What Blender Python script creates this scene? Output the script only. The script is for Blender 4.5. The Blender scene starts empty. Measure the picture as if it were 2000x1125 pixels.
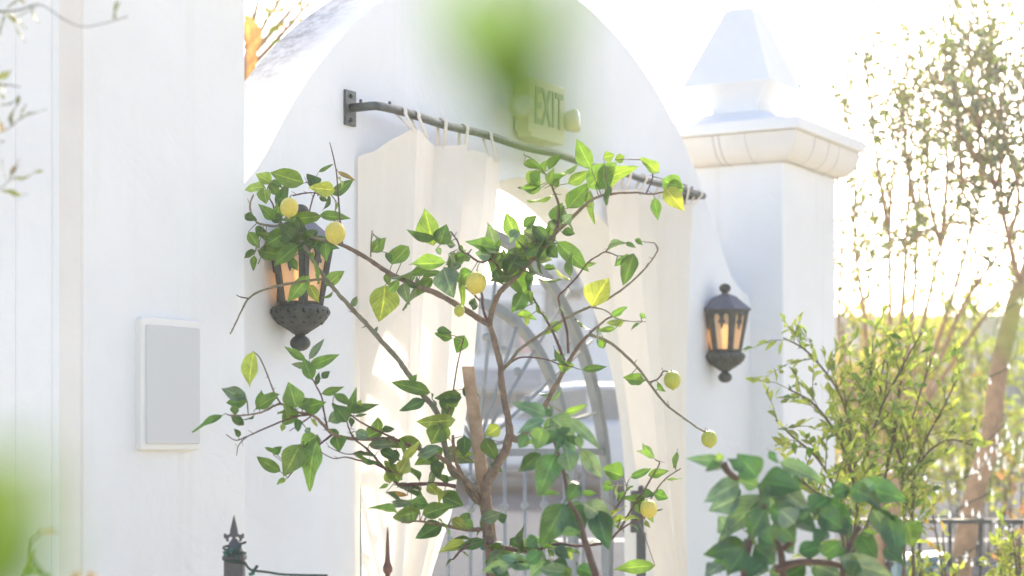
import bpy, math, random
from mathutils import Vector, Matrix
R = math.radians
rnd = random.Random(7)
scene = bpy.context.scene
COL = scene.collection
F, EYE = 3800.0, 1.6

def P(x, y, Y):                      # pixel of the photo + real distance -> world point
    return Vector(((x - 1000) / F * Y, Y, EYE + (870 - y) / F * Y))

# ------------------------------------------------------------------ materials
def nt(name):
    m = bpy.data.materials.new(name); m.use_nodes = True
    t = m.node_tree; t.nodes.clear()
    o = t.nodes.new('ShaderNodeOutputMaterial')
    return m, t, o
def N(t, kind, **kw):
    n = t.nodes.new(kind)
    for k, v in kw.items():
        if k in n.inputs.keys(): n.inputs[k].default_value = v
        else: setattr(n, k, v)
    return n
def L(t, a, b): t.links.new(a, b)

def mat(name, col, rough=.6, metal=0., bump=0., bscale=40., var=0., vscale=4., col2=None, coat=0., emis=None, estr=0., spec=.5):
    m, t, o = nt(name)
    b = N(t, 'ShaderNodeBsdfPrincipled'); L(t, b.outputs[0], o.inputs[0])
    b.inputs['Base Color'].default_value = (*col, 1); b.inputs['Roughness'].default_value = rough
    b.inputs['Metallic'].default_value = metal; b.inputs['Coat Weight'].default_value = coat
    b.inputs['Specular IOR Level'].default_value = spec
    tc = N(t, 'ShaderNodeTexCoord')
    if var or col2:
        n = N(t, 'ShaderNodeTexNoise', Scale=vscale, Detail=6., Roughness=.6); L(t, tc.outputs['Object'], n.inputs['Vector'])
        r = N(t, 'ShaderNodeValToRGB'); L(t, n.outputs[0], r.inputs[0])
        c2 = col2 or tuple(c * (1 - var) for c in col)
        r.color_ramp.elements[0].position = .32; r.color_ramp.elements[1].position = .68
        r.color_ramp.elements[0].color = (*c2, 1); r.color_ramp.elements[1].color = (*col, 1)
        L(t, r.outputs[0], b.inputs['Base Color'])
    if bump:
        n2 = N(t, 'ShaderNodeTexNoise', Scale=bscale, Detail=5.); L(t, tc.outputs['Object'], n2.inputs['Vector'])
        bp = N(t, 'ShaderNodeBump', Strength=bump, Distance=.01); L(t, n2.outputs[0], bp.inputs['Height']); L(t, bp.outputs[0], b.inputs['Normal'])
    if emis:
        b.inputs['Emission Color'].default_value = (*emis, 1); b.inputs['Emission Strength'].default_value = estr
    return m

def stucco(name, col, col2, grime=False):
    m, t, o = nt(name)
    b = N(t, 'ShaderNodeBsdfPrincipled', Roughness=.85); L(t, b.outputs[0], o.inputs[0])
    b.inputs['Specular IOR Level'].default_value = .25
    tc = N(t, 'ShaderNodeTexCoord')
    n = N(t, 'ShaderNodeTexNoise', Scale=1.1, Detail=8., Roughness=.62); L(t, tc.outputs['Object'], n.inputs['Vector'])
    r = N(t, 'ShaderNodeValToRGB'); L(t, n.outputs[0], r.inputs[0])
    r.color_ramp.elements[0].position = .3; r.color_ramp.elements[1].position = .6
    r.color_ramp.elements[0].color = (*col2, 1); r.color_ramp.elements[1].color = (*col, 1)
    last = r.outputs[0]
    # thin vertical drip streaks
    mp = N(t, 'ShaderNodeMapping'); mp.inputs['Scale'].default_value = (14, 14, .5); L(t, tc.outputs['Object'], mp.inputs[0])
    n3 = N(t, 'ShaderNodeTexNoise', Scale=1., Detail=4.); L(t, mp.outputs[0], n3.inputs['Vector'])
    r3 = N(t, 'ShaderNodeValToRGB'); L(t, n3.outputs[0], r3.inputs[0])
    r3.color_ramp.elements[0].position = .62; r3.color_ramp.elements[1].position = .85
    mx = N(t, 'ShaderNodeMix', data_type='RGBA'); mx.inputs[7].default_value = (col2[0]*.9, col2[1]*.87, col2[2]*.8, 1)
    ms = N(t, 'ShaderNodeMath', operation='MULTIPLY'); L(t, r3.outputs[0], ms.inputs[0]); ms.inputs[1].default_value = .35
    L(t, ms.outputs[0], mx.inputs[0]); L(t, last, mx.inputs[6]); last = mx.outputs[2]
    if grime:                          # grey weathering on upward-facing coping near the crown of the arch
        g = N(t, 'ShaderNodeNewGeometry'); sx = N(t, 'ShaderNodeSeparateXYZ'); L(t, tc.outputs['Object'], sx.inputs[0])
        sn = N(t, 'ShaderNodeSeparateXYZ'); L(t, g.outputs['True Normal'], sn.inputs[0])
        up = N(t, 'ShaderNodeMapRange'); up.inputs[1].default_value = .52; up.inputs[2].default_value = .8; L(t, sn.outputs[2], up.inputs[0])
        ed = N(t, 'ShaderNodeMapRange'); ed.inputs[1].default_value = .06; ed.inputs[2].default_value = .22; L(t, sx.outputs[1], ed.inputs[0])
        n4 = N(t, 'ShaderNodeTexNoise', Scale=17., Detail=10., Roughness=.8); L(t, tc.outputs['Object'], n4.inputs['Vector'])
        r4 = N(t, 'ShaderNodeValToRGB'); L(t, n4.outputs[0], r4.inputs[0]); r4.color_ramp.elements[0].position = .34; r4.color_ramp.elements[1].position = .6
        a = N(t, 'ShaderNodeMath', operation='MULTIPLY'); L(t, up.outputs[0], a.inputs[0]); L(t, ed.outputs[0], a.inputs[1])
        a2 = N(t, 'ShaderNodeMath', operation='MULTIPLY'); L(t, a.outputs[0], a2.inputs[0]); L(t, r4.outputs[0], a2.inputs[1])
        m2 = N(t, 'ShaderNodeMix', data_type='RGBA'); m2.inputs[7].default_value = (.36, .36, .37, 1)
        L(t, a2.outputs[0], m2.inputs[0]); L(t, last, m2.inputs[6]); last = m2.outputs[2]
    L(t, last, b.inputs['Base Color'])
    n2 = N(t, 'ShaderNodeTexNoise', Scale=3.2, Detail=10., Roughness=.6, Distortion=.8); L(t, tc.outputs['Object'], n2.inputs['Vector'])
    vo = N(t, 'ShaderNodeTexVoronoi', Scale=1.3, feature='DISTANCE_TO_EDGE'); wn = N(t, 'ShaderNodeTexNoise', Scale=4., Detail=6.); L(t, tc.outputs['Object'], wn.inputs['Vector'])
    wm = N(t, 'ShaderNodeMix', data_type='RGBA'); wm.inputs[0].default_value = .25; L(t, tc.outputs['Object'], wm.inputs[6]); L(t, wn.outputs['Color'], wm.inputs[7]); L(t, wm.outputs[2], vo.inputs['Vector'])
    ck = N(t, 'ShaderNodeMapRange'); ck.inputs[1].default_value = 0.; ck.inputs[2].default_value = .006; ck.inputs[3].default_value = -.035; ck.inputs[4].default_value = 0.; L(t, vo.outputs['Distance'], ck.inputs[0])
    sm_ = N(t, 'ShaderNodeMath', operation='ADD'); L(t, n2.outputs[0], sm_.inputs[0]); L(t, ck.outputs[0], sm_.inputs[1])
    bp = N(t, 'ShaderNodeBump', Strength=.5, Distance=.025); L(t, sm_.outputs[0], bp.inputs['Height']); L(t, bp.outputs[0], b.inputs['Normal'])
    return m

def leafmat(name, trans=.45, rough=.35, warm=(1.15, 1.12, .5), spec=.5):
    m, t, o = nt(name)
    at = N(t, 'ShaderNodeAttribute', attribute_name='tint')
    uv = N(t, 'ShaderNodeUVMap'); sp = N(t, 'ShaderNodeSeparateXYZ'); L(t, uv.outputs[0], sp.inputs[0])
    d = N(t, 'ShaderNodeMath', operation='SUBTRACT'); L(t, sp.outputs[0], d.inputs[0]); d.inputs[1].default_value = .5
    ab = N(t, 'ShaderNodeMath', operation='ABSOLUTE'); L(t, d.outputs[0], ab.inputs[0])
    mid = N(t, 'ShaderNodeMapRange'); mid.inputs[1].default_value = .012; mid.inputs[2].default_value = .05; mid.inputs[3].default_value = 1; mid.inputs[4].default_value = 0; L(t, ab.outputs[0], mid.inputs[0])
    k = N(t, 'ShaderNodeMath', operation='MULTIPLY_ADD'); L(t, ab.outputs[0], k.inputs[0]); k.inputs[1].default_value = -.75; L(t, sp.outputs[1], k.inputs[2])
    s = N(t, 'ShaderNodeMath', operation='MULTIPLY'); L(t, k.outputs[0], s.inputs[0]); s.inputs[1].default_value = 48
    si = N(t, 'ShaderNodeMath', operation='SINE'); L(t, s.outputs[0], si.inputs[0])
    vn = N(t, 'ShaderNodeMapRange'); vn.inputs[1].default_value = .8; vn.inputs[2].default_value = 1.; vn.inputs[4].default_value = .45; L(t, si.outputs[0], vn.inputs[0])
    mxv = N(t, 'ShaderNodeMath', operation='MAXIMUM'); L(t, mid.outputs[0], mxv.inputs[0]); L(t, vn.outputs[0], mxv.inputs[1])
    lt = N(t, 'ShaderNodeMix', data_type='RGBA', blend_type='MULTIPLY'); lt.inputs[0].default_value = 1; L(t, at.outputs[0], lt.inputs[6]); lt.inputs[7].default_value = (2.3, 1.9, 1.7, 1)
    mc = N(t, 'ShaderNodeMix', data_type='RGBA'); L(t, mxv.outputs[0], mc.inputs[0]); L(t, at.outputs[0], mc.inputs[6]); L(t, lt.outputs[2], mc.inputs[7])
    tc = N(t, 'ShaderNodeTexCoord'); nz = N(t, 'ShaderNodeTexNoise', Scale=38., Detail=3.); L(t, tc.outputs['Object'], nz.inputs['Vector'])
    nr = N(t, 'ShaderNodeMapRange'); nr.inputs[1].default_value = .3; nr.inputs[2].default_value = .7; nr.inputs[3].default_value = .72; nr.inputs[4].default_value = 1.22; L(t, nz.outputs[0], nr.inputs[0])
    mn = N(t, 'ShaderNodeMix', data_type='RGBA', blend_type='MULTIPLY'); mn.inputs[0].default_value = 1; L(t, mc.outputs[2], mn.inputs[6]); L(t, nr.outputs[0], mn.inputs[7])
    sn = N(t, 'ShaderNodeTexNoise', Scale=75., Detail=2.); L(t, tc.outputs['Object'], sn.inputs['Vector'])
    sr = N(t, 'ShaderNodeMapRange'); sr.inputs[1].default_value = .70; sr.inputs[2].default_value = .76; sr.inputs[4].default_value = .7; L(t, sn.outputs[0], sr.inputs[0])
    sb = N(t, 'ShaderNodeMix', data_type='RGBA'); sb.inputs[7].default_value = (.24, .17, .06, 1); L(t, sr.outputs[0], sb.inputs[0]); L(t, mn.outputs[2], sb.inputs[6]); mn = sb
    b = N(t, 'ShaderNodeBsdfPrincipled', Roughness=rough); L(t, mn.outputs[2], b.inputs['Base Color']); b.inputs['Specular IOR Level'].default_value = spec
    bp = N(t, 'ShaderNodeBump', Strength=.3, Distance=.004); L(t, mxv.outputs[0], bp.inputs['Height']); L(t, bp.outputs[0], b.inputs['Normal'])
    tr = N(t, 'ShaderNodeBsdfTranslucent')
    tw = N(t, 'ShaderNodeMix', data_type='RGBA', blend_type='MULTIPLY'); tw.inputs[0].default_value = 1; L(t, mn.outputs[2], tw.inputs[6]); tw.inputs[7].default_value = (*warm, 1); L(t, tw.outputs[2], tr.inputs[0])
    ms = N(t, 'ShaderNodeMixShader'); ms.inputs[0].default_value = trans; L(t, b.outputs[0], ms.inputs[1]); L(t, tr.outputs[0], ms.inputs[2]); L(t, ms.outputs[0], o.inputs[0])
    return m

def clothmat(name, col, trans=.4):
    m, t, o = nt(name)
    tc = N(t, 'ShaderNodeTexCoord')
    mp = N(t, 'ShaderNodeMapping'); mp.inputs['Scale'].default_value = (30, 30, 3); L(t, tc.outputs['Object'], mp.inputs[0])
    n = N(t, 'ShaderNodeTexNoise', Scale=1., Detail=6.); L(t, mp.outputs[0], n.inputs['Vector'])
    r = N(t, 'ShaderNodeValToRGB'); L(t, n.outputs[0], r.inputs[0]); r.color_ramp.elements[0].position = .3; r.color_ramp.elements[1].position = .65
    r.color_ramp.elements[0].color = (col[0]*.97, col[1]*.96, col[2]*.945, 1); r.color_ramp.elements[1].color = (*col, 1)
    wv = N(t, 'ShaderNodeTexNoise', Scale=600., Detail=2.); L(t, tc.outputs['Object'], wv.inputs['Vector'])
    n5 = N(t, 'ShaderNodeTexNoise', Scale=11., Detail=4.); L(t, tc.outputs['Object'], n5.inputs['Vector'])
    ad = N(t, 'ShaderNodeMath', operation='MULTIPLY_ADD'); L(t, wv.outputs[0], ad.inputs[0]); ad.inputs[1].default_value = .06; L(t, n5.outputs[0], ad.inputs[2])
    bp = N(t, 'ShaderNodeBump', Strength=.5, Distance=.012); L(t, ad.outputs[0], bp.inputs['Height'])
    d = N(t, 'ShaderNodeBsdfDiffuse'); L(t, r.outputs[0], d.inputs[0]); L(t, bp.outputs[0], d.inputs['Normal'])
    tr = N(t, 'ShaderNodeBsdfTranslucent'); L(t, r.outputs[0], tr.inputs[0]); L(t, bp.outputs[0], tr.inputs['Normal'])
    ms = N(t, 'ShaderNodeMixShader'); ms.inputs[0].default_value = trans; L(t, d.outputs[0], ms.inputs[1]); L(t, tr.outputs[0], ms.inputs[2]); L(t, ms.outputs[0], o.inputs[0])
    return m

def glassmat(name, col, tran=.35, added_haze=.6):
    m, t, o = nt(name)
    tc = N(t, 'ShaderNodeTexCoord'); n = N(t, 'ShaderNodeTexNoise', Scale=26., Detail=4.); L(t, tc.outputs['Object'], n.inputs['Vector'])
    bp = N(t, 'ShaderNodeBump', Strength=.4, Distance=.004); L(t, n.outputs[0], bp.inputs['Height'])
    tr = N(t, 'ShaderNodeBsdfTranslucent'); tr.inputs[0].default_value = (*col, 1)
    df = N(t, 'ShaderNodeBsdfDiffuse'); df.inputs[0].default_value = (*col, 1)
    tp = N(t, 'ShaderNodeBsdfTransparent'); tp.inputs[0].default_value = (*col, 1)
    gl = N(t, 'ShaderNodeBsdfGlossy'); gl.inputs['Roughness'].default_value = .12; L(t, bp.outputs[0], gl.inputs['Normal'])
    a = N(t, 'ShaderNodeMixShader'); a.inputs[0].default_value = added_haze; L(t, tr.outputs[0], a.inputs[1]); L(t, df.outputs[0], a.inputs[2])
    b = N(t, 'ShaderNodeMixShader'); b.inputs[0].default_value = tran; L(t, a.outputs[0], b.inputs[1]); L(t, tp.outputs[0], b.inputs[2])
    c = N(t, 'ShaderNodeMixShader'); c.inputs[0].default_value = .12; L(t, b.outputs[0], c.inputs[1]); L(t, gl.outputs[0], c.inputs[2]); L(t, c.outputs[0], o.inputs[0])
    return m

M = dict(
    wall=stucco('white_stucco', (.83, .83, .82), (.77, .76, .74)),
    arch=stucco('white_stucco_weathered', (.81, .82, .83), (.75, .755, .755), True),
    pier=stucco('white_stucco_pier', (.83, .83, .825), (.775, .765, .745)),
    cornice=stucco('cornice_plaster', (.79, .755, .705), (.70, .65, .59)),
    seam=mat('plaster_seam', (.36, .34, .32), .9),
    iron=mat('dark_iron', (.075, .085, .09), .45, .3, .25, 60, .35, 20),
    rodiron=mat('painted_rod_iron', (.085, .105, .105), .36, .2, .3, 90, .4, 30),
    lampmetal=mat('lantern_metal', (.075, .088, .08), .6, .2, .45, 80, col2=(.032, .038, .04), vscale=26),
    lamproof=mat('lantern_roof_metal', (.12, .14, .19), .5, .4, .3, 60, .25, 16),
    shade_inlay=mat('piercing_shade', (.01, .01, .01), .9),
    amber=glassmat('amber_glass', (.86, .64, .42), .2, .6),
    bulb=mat('lantern_bulb', (.9, .7, .4), .4, emis=(1., .58, .2), estr=1.6),
    cloth=clothmat('canvas_curtain', (.93, .885, .81), .33),
    speaker=mat('speaker_plastic', (.80, .78, .73), .45),
    grille=mat('speaker_grille', (.67, .67, .66), .7, 0, .35, 900),
    sign=mat('sign_plastic', (.72, .69, .44), .4, var=.08),
    letter=mat('sign_letters', (.30, .37, .27), .5),
    lens=mat('sign_lamp_lens', (.8, .8, .7), .12, coat=.6),
    bark=mat('lemon_bark', (.27, .19, .125), .85, 0, 1., 110, col2=(.13, .085, .06), vscale=34),
    cane=mat('green_cane', (.235, .215, .135), .75, 0, .6, 120, col2=(.15, .12, .075), vscale=30),
    twig=mat('red_twig', (.13, .062, .055), .75, 0, .4, 120, .4, 40),
    stake=mat('stake_wood', (.50, .35, .23), .85, 0, .7, 60, col2=(.27, .16, .09), vscale=14),
    tape=mat('green_tape', (.02, .16, .12), .4),
    lemon=mat('lemon_skin', (.80, .60, .10), .42, 0, .7, 160, col2=(.56, .56, .10), vscale=17),
    greenlemon=mat('unripe_lemon_skin', (.50, .50, .07), .42, 0, .7, 160, col2=(.36, .43, .05), vscale=14),
    leaf=leafmat('lemon_leaf', .42, .36),
    glossleaf=leafmat('glossy_leaf', .24, .26, spec=.6),
    backleaf=leafmat('backlit_leaf', .55, .45),
    farleaf=leafmat('far_leaf', .3, .55),
    farbark=mat('far_bark', (.43, .28, .17), .85, 0, .8, 45, col2=(.26, .17, .11), vscale=12),
    stem=mat('shrub_stem', (.13, .105, .055), .8, 0, .4, 80, .4, 25),
    ground=mat('courtyard_paving', (.60, .54, .41), .85, 0, .4, 30, col2=(.52, .475, .36), vscale=3),
    asphalt=mat('asphalt', (.055, .070, .100), .95, 0, .4, 60, col2=(.040, .052, .078), vscale=.9, spec=.08),  # blue of the reflected sky is put into the base colour
    pave=mat('concrete_pavement', (.20, .205, .215), .85, 0, .3, 20, .15, 2),
    soil=mat('dry_ground', (.35, .30, .23), .9, 0, .5, 8, .3, .6),
    bwhite=mat('building_white', (.78, .77, .75), .8, 0, .2, 6, .08, 1),
    btan=mat('building_tan', (.74, .63, .48), .85, 0, .2, 6, .12, .8),
    bglass=mat('window_glass', (.16, .19, .21), .12, 0),
    bframe=mat('window_frame', (.30, .33, .33), .5),
    bpink=mat('shop_sign_pink', (.70, .42, .38), .6),
    awning=mat('awning_canvas', (.30, .31, .33), .8),
    shopdark=mat('shop_recess_shade', (.17, .19, .22), .4),  # flat panels, shade of the open shop recesses put into the colour
    carpaint=mat('car_paint', (.58, .60, .62), .3, .2, coat=.7),
    tyre=mat('tyre_rubber', (.03, .03, .03), .8), chrome=mat('wheel_rim', (.6, .6, .62), .3, .8),
    redlamp=mat('tail_lamp', (.5, .03, .02), .25, coat=.5),
    wire=mat('green_wire', (.02, .06, .045), .5), wiretip=mat('wire_socket', (.025, .12, .085), .45),
    whitebulb=mat('fairy_bulb', (.9, .9, .88), .25, emis=(1, .96, .88), estr=.2),
    bin=mat('bin_teal', (.10, .20, .24), .45),
    petal=mat('orange_petal', (.62, .42, .18), .6),
    palm=mat('dry_frond', (.55, .30, .12), .7, 0, .3, 30, .4, 10),
)

# ------------------------------------------------------------------ mesh collecting
class MB:
    def __init__(s): s.v, s.f, s.m, s.sm, s.uv, s.col = [], [], [], [], {}, {}
    def add(s, verts, faces, mi=0, smooth=False, uvs=None, col=None):
        b = len(s.v); s.v += [tuple(v) for v in verts]
        for f in faces:
            i = len(s.f); s.f.append([b + k for k in f]); s.m.append(mi); s.sm.append(smooth)
            if uvs: s.uv[i] = [uvs[k] for k in f]
            if col: s.col[i] = col
    def box(s, a, b, mi=0):
        x0, y0, z0 = a; x1, y1, z1 = b
        s.add([(x0,y0,z0),(x1,y0,z0),(x1,y1,z0),(x0,y1,z0),(x0,y0,z1),(x1,y0,z1),(x1,y1,z1),(x0,y1,z1)],
              [(0,3,2,1),(4,5,6,7),(0,1,5,4),(1,2,6,5),(2,3,7,6),(3,0,4,7)], mi)
    def tube(s, pts, rad, n=8, mi=0, cap=True):
        pts = [Vector(p) for p in pts]
        if not hasattr(rad, '__len__'): rad = [rad] * len(pts)
        V = []; up = None
        for i, p in enumerate(pts):
            d = (pts[min(i+1, len(pts)-1)] - pts[max(i-1, 0)])
            if d.length < 1e-9: d = Vector((0, 0, 1))
            d.normalize()
            if up is None:
                up = d.orthogonal().normalized()
            else:
                up = up - d * up.dot(d)
                up = up.normalized() if up.length > 1e-6 else d.orthogonal().normalized()
            q = d.cross(up)
            for k in range(n):
                a = 2 * math.pi * k / n
                V.append(p + (up * math.cos(a) + q * math.sin(a)) * rad[i])
        Fc = []
        for i in range(len(pts) - 1):
            for k in range(n):
                Fc.append((i*n+k, i*n+(k+1) % n, (i+1)*n+(k+1) % n, (i+1)*n+k))
        if cap:
            Fc.append(tuple(range(n))[::-1]); Fc.append(tuple((len(pts)-1)*n + k for k in range(n)))
        s.add(V, Fc, mi, True)
    def lathe(s, prof, n=20, c=(0, 0, 0), mi=0, smooth=True, phase=0., axis=None):
        V = []
        for r, z in prof:
            for k in range(n):
                a = 2 * math.pi * k / n + phase
                V.append((r * math.cos(a), r * math.sin(a), z))
        if axis is not None:
            q = Vector((0, 0, 1)).rotation_difference(Vector(axis)); V = [q @ Vector(v) for v in V]
        V = [(v[0]+c[0], v[1]+c[1], v[2]+c[2]) for v in V]
        Fc = []
        for i in range(len(prof) - 1):
            for k in range(n):
                Fc.append((i*n+k, i*n+(k+1) % n, (i+1)*n+(k+1) % n, (i+1)*n+k))
        Fc.append(tuple(range(n))[::-1]); Fc.append(tuple((len(prof)-1)*n + k for k in range(n)))
        s.add(V, Fc, mi, smooth)
    def ball(s, c, r, mi=0, n=12, sz=1.):
        h = n // 2 + 1
        s.lathe([(max(r * math.sin(math.pi * i / h), r * .02), -r * sz * math.cos(math.pi * i / h)) for i in range(h + 1)], n, c, mi)
    def prism(s, outline, y0, y1, mi=0):          # outline in x,z extruded along y
        n = len(outline)
        V = [(x, y0, z) for x, z in outline] + [(x, y1, z) for x, z in outline]
        Fc = [tuple(range(n)), tuple(range(2*n-1, n-1, -1))]
        for k in range(n): Fc.append((k, n + k, n + (k+1) % n, (k+1) % n))
        s.add(V, Fc, mi)
    def sqloft(s, prof, c, mi=0, smooth=False):
        V = []
        for a, z in prof:
            V += [(c[0]-a, c[1]-a, z), (c[0]+a, c[1]-a, z), (c[0]+a, c[1]+a, z), (c[0]-a, c[1]+a, z)]
        for k in range(4):                        # four separate sides keep the arrises crisp
            W, Fc = [], []
            for i in range(len(prof)): W += [V[i*4+k], V[i*4+(k+1) % 4]]
            for i in range(len(prof)-1): Fc.append((2*i, 2*i+1, 2*i+3, 2*i+2))
            s.add(W, Fc, mi, smooth)
        s.add(V[:4], [(3, 2, 1, 0)], mi); s.add(V[-4:], [(0, 1, 2, 3)], mi)
    def build(s, name, mats, parent=None, loc=None, bevel=0., solid=0.):
        me = bpy.data.meshes.new(name); me.from_pydata(s.v, [], s.f); me.update()
        me.polygons.foreach_set('material_index', s.m); me.polygons.foreach_set('use_smooth', s.sm)
        if s.uv:
            lay = me.uv_layers.new(name='UVMap'); fl = [0.] * (2 * len(me.loops))
            for i, p in enumerate(me.polygons):
                if i in s.uv:
                    for j, li in enumerate(p.loop_indices): fl[2*li], fl[2*li+1] = s.uv[i][j]
            lay.data.foreach_set('uv', fl)
        if s.col:
            ca = me.attributes.new('tint', 'FLOAT_COLOR', 'CORNER'); fl = [1.] * (4 * len(me.loops))
            for i, p in enumerate(me.polygons):
                if i in s.col:
                    for li in p.loop_indices: fl[4*li:4*li+3] = s.col[i]
            ca.data.foreach_set('color', fl)
        for m in (mats if isinstance(mats, (list, tuple)) else [mats]): me.materials.append(M[m])
        o = bpy.data.objects.new(name, me); COL.objects.link(o)
        if parent: o.parent = parent
        if loc is not None: o.location = loc
        if solid:
            md = o.modifiers.new('thickness', 'SOLIDIFY'); md.thickness = solid
        if bevel:
            md = o.modifiers.new('bevel', 'BEVEL'); md.width = bevel; md.segments = 3; md.limit_method = 'ANGLE'; md.angle_limit = R(40)
            md.harden_normals = False
        return o

def thing(name, label, cat, loc=(0, 0, 0), rz=0., group=None):
    o = bpy.data.objects.new(name, None); COL.objects.link(o); o.location = loc; o.rotation_euler = (0, 0, rz)
    o.empty_display_size = .1
    tag(o, label, cat, group); return o
def tag(o, label, cat, group=None):
    o['label'] = label; o['category'] = cat
    if group: o['group'] = group
    return o
def kind(o, k): o['kind'] = k; return o
def copy_tree(o, parent=None):
    c = o.copy(); COL.objects.link(c); c.parent = parent
    for ch in list(o.children): copy_tree(ch, c)
    return c
def smooth_path(pts, sub=5):
    out = []; n = len(pts)
    for i in range(n - 1):
        p0, p1, p2, p3 = pts[max(i-1, 0)], pts[i], pts[i+1], pts[min(i+2, n-1)]
        for k in range(sub):
            t = k / sub
            out.append(tuple(.5 * ((2*b) + (-a+c)*t + (2*a-5*b+4*c-d)*t*t + (-a+3*b-3*c+d)*t**3) for a, b, c, d in zip(p0, p1, p2, p3)))
    out.append(tuple(pts[-1])); return out

# ------------------------------------------------------------------ wall frame: u along the gateway wall, s out of it, z up
DV = Vector((.4924, .8704, 0)); NV = Vector((.8704, -.4924, 0)); P0 = Vector((-.783, 7.0, 0)); RZ = math.atan2(.8704, .4924)
def W(u, s, z=0.): return P0 + DV * u + NV * s + Vector((0, 0, z))
# local axes of a thing placed with rz=RZ: x = along wall, y = INTO the wall, z = up
CU = 1.85

# ------------------------------------------------------------------ ground, street
def gz(Y):
    pts = [(-60, 0), (11.6, 0), (13, .06), (32, 1.25), (60, 1.7), (600, 2.)]
    for (a, za), (b, zb) in zip(pts, pts[1:]):
        if Y <= b: return za + (zb - za) * (Y - a) / (b - a)
    return 2.
def sheet(name, x0, x1, ys, dz, m, skew=0.):
    b = MB(); V = []
    for Y in ys: V += [(x0 + skew * Y, Y, gz(Y) + dz), (x1 + skew * Y, Y, gz(Y) + dz)]
    b.add(V, [(2*i, 2*i+1, 2*i+3, 2*i+2) for i in range(len(ys) - 1)])
    return kind(b.build(name, m), 'structure')
sheet('ground', -300, 300, [-60, 11.6, 13, 32, 60, 600], 0, 'soil')
sheet('courtyard_floor', -14, 14, [-14, 11.4], .006, 'ground')
sheet('road', -120, 120, [12.6, 13, 20, 29.4], .006, 'asphalt')
b = MB(); V = []
for Y in (29.4, 33.4): V += [(-120, Y, gz(Y) + .13), (120, Y, gz(Y) + .13)]
b.add(V, [(0, 1, 3, 2)]); b.add([(-120, 29.4, gz(29.4) - .05), (120, 29.4, gz(29.4) - .05), V[1], V[0]], [(0, 1, 2, 3)])
kind(b.build('pavement', 'pave'), 'structure')
b = MB()
for k in range(-8, 12):
    V = []
    for Y in (21.0, 21.14): V += [(k * 4.5, Y, gz(Y) + .011), (k * 4.5 + 2.2, Y, gz(Y) + .011)]
    b.add(V, [(0, 1, 3, 2)])
kind(b.build('road_markings', 'bwhite'), 'structure')

# ------------------------------------------------------------------ gateway wall with arched opening
T = .31
wall = thing('gateway_wall', 'white stucco garden wall with rounded bell top and an arched gateway opening', 'wall', W(CU, 0), RZ)
def resample(pts, n):
    ds = [0]
    for a, c in zip(pts, pts[1:]): ds.append(ds[-1] + math.dist(a, c))
    out = []
    for i in range(n):
        t = ds[-1] * i / (n - 1); k = 0
        while k < len(ds) - 2 and ds[k+1] < t: k += 1
        f = (t - ds[k]) / max(ds[k+1] - ds[k], 1e-9); out.append(tuple(p + (q - p) * f for p, q in zip(pts[k], pts[k+1])))
    return out
half = [(2.42, 0.), (2.42, EYE + .80), (2.39, EYE + .825), (2.30, EYE + .838), (2.2, EYE + .872), (2.11, EYE + .93), (2.035, EYE + 1.005), (1.974, EYE + 1.084)]
zc, RO = EYE - .40, 2.47
a0 = math.asin(1.974 / RO)
arc = [(RO * math.sin(a), zc + RO * math.cos(a)) for a in [a0 * (1 - i / 24) for i in range(1, 25)]]
outer = half + arc
outer = [(-x, z) for x, z in outer][:-1] + outer[::-1]
RI, zi, ci = 1.45, EYE - .27, .02
inner = [(-RI, 0.)] + [(-RI * math.cos(math.pi * i / 48), zi + RI * math.sin(math.pi * i / 48)) for i in range(49)] + [(RI, 0.)]
inner = [(x + ci, z) for x, z in inner]
n = 121; O, I = resample(outer, n), resample(inner, n)
b = MB(); rr = .014                               # small worn round at every edge
for (y, so, si, flip) in ((0., 1, 1, 0), (T, 1, 1, 1)):
    V = []
    for o_, i_ in zip(O, I): V += [(o_[0], y, o_[1]), (i_[0], y, i_[1])]
    b.add(V, [((2*k, 2*k+1, 2*k+3, 2*k+2) if not flip else (2*k, 2*k+2, 2*k+3, 2*k+1)) for k in range(n - 1)])
for pts, fl in ((O, 0), (I, 1)):
    V = []
    for k, (x, z) in enumerate(pts): V += [(x, 0, z), (x, T, z)]
    b.add(V, [((2*k, 2*k+2, 2*k+3, 2*k+1) if not fl else (2*k, 2*k+1, 2*k+3, 2*k+2)) for k in range(n - 1)], 0, True)
b.build('wall_body', 'arch', wall)

# ------------------------------------------------------------------ gate piers (twins)
PH = .4025
def pier(u_near, label, extra=0.):
    r = thing('gate_pier', label, 'pier', W(u_near + .4, .19 - .4, 0), RZ, 'square white piers either side of the gateway')
    return r
pr = pier(4.26, 'white square gate pier topped by a moulded cornice and tapered finial')
b = MB(); b.box((-.4, -.4, 0), (.4, .4, EYE + 1.555)); b.build('shaft', 'pier', pr, bevel=.012)
b = MB(); b.box((.20, -.4045, 0), (.4045, -.36, EYE + 1.554)); b.build('pilaster', 'pier', pr, bevel=.004)
z0 = EYE + 1.545
prof = [(.405, z0), (.42, z0 + .006)]
for i in range(13):                                 # ovolo swelling out below, turning up to the slab
    a = math.pi * .5 * i / 12
    prof.append((.42 + .095 * math.sin(a), z0 + .006 + .15 * (1 - math.cos(a))))
b = MB(); b.sqloft(prof, (0, 0), 0, True); co = b.build('cornice', 'cornice', pr)
b = MB()
for off in (-.06, -.095, -.25):                     # casting joints across the cornice
    b = MB(); pth = [(-a - .0005, off - 0.0 + .03 * (i / 14), z) for i, (a, z) in enumerate(prof)]
    b.tube(pth, .0022 if off > -.2 else .0012, 5); b.build('joint', 'seam', co)
for off in (-.22, .0, .17):
    b = MB(); b.tube([(off, -a - .0004, z) for a, z in prof], .0011, 5); b.build('joint', 'seam', co)
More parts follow.
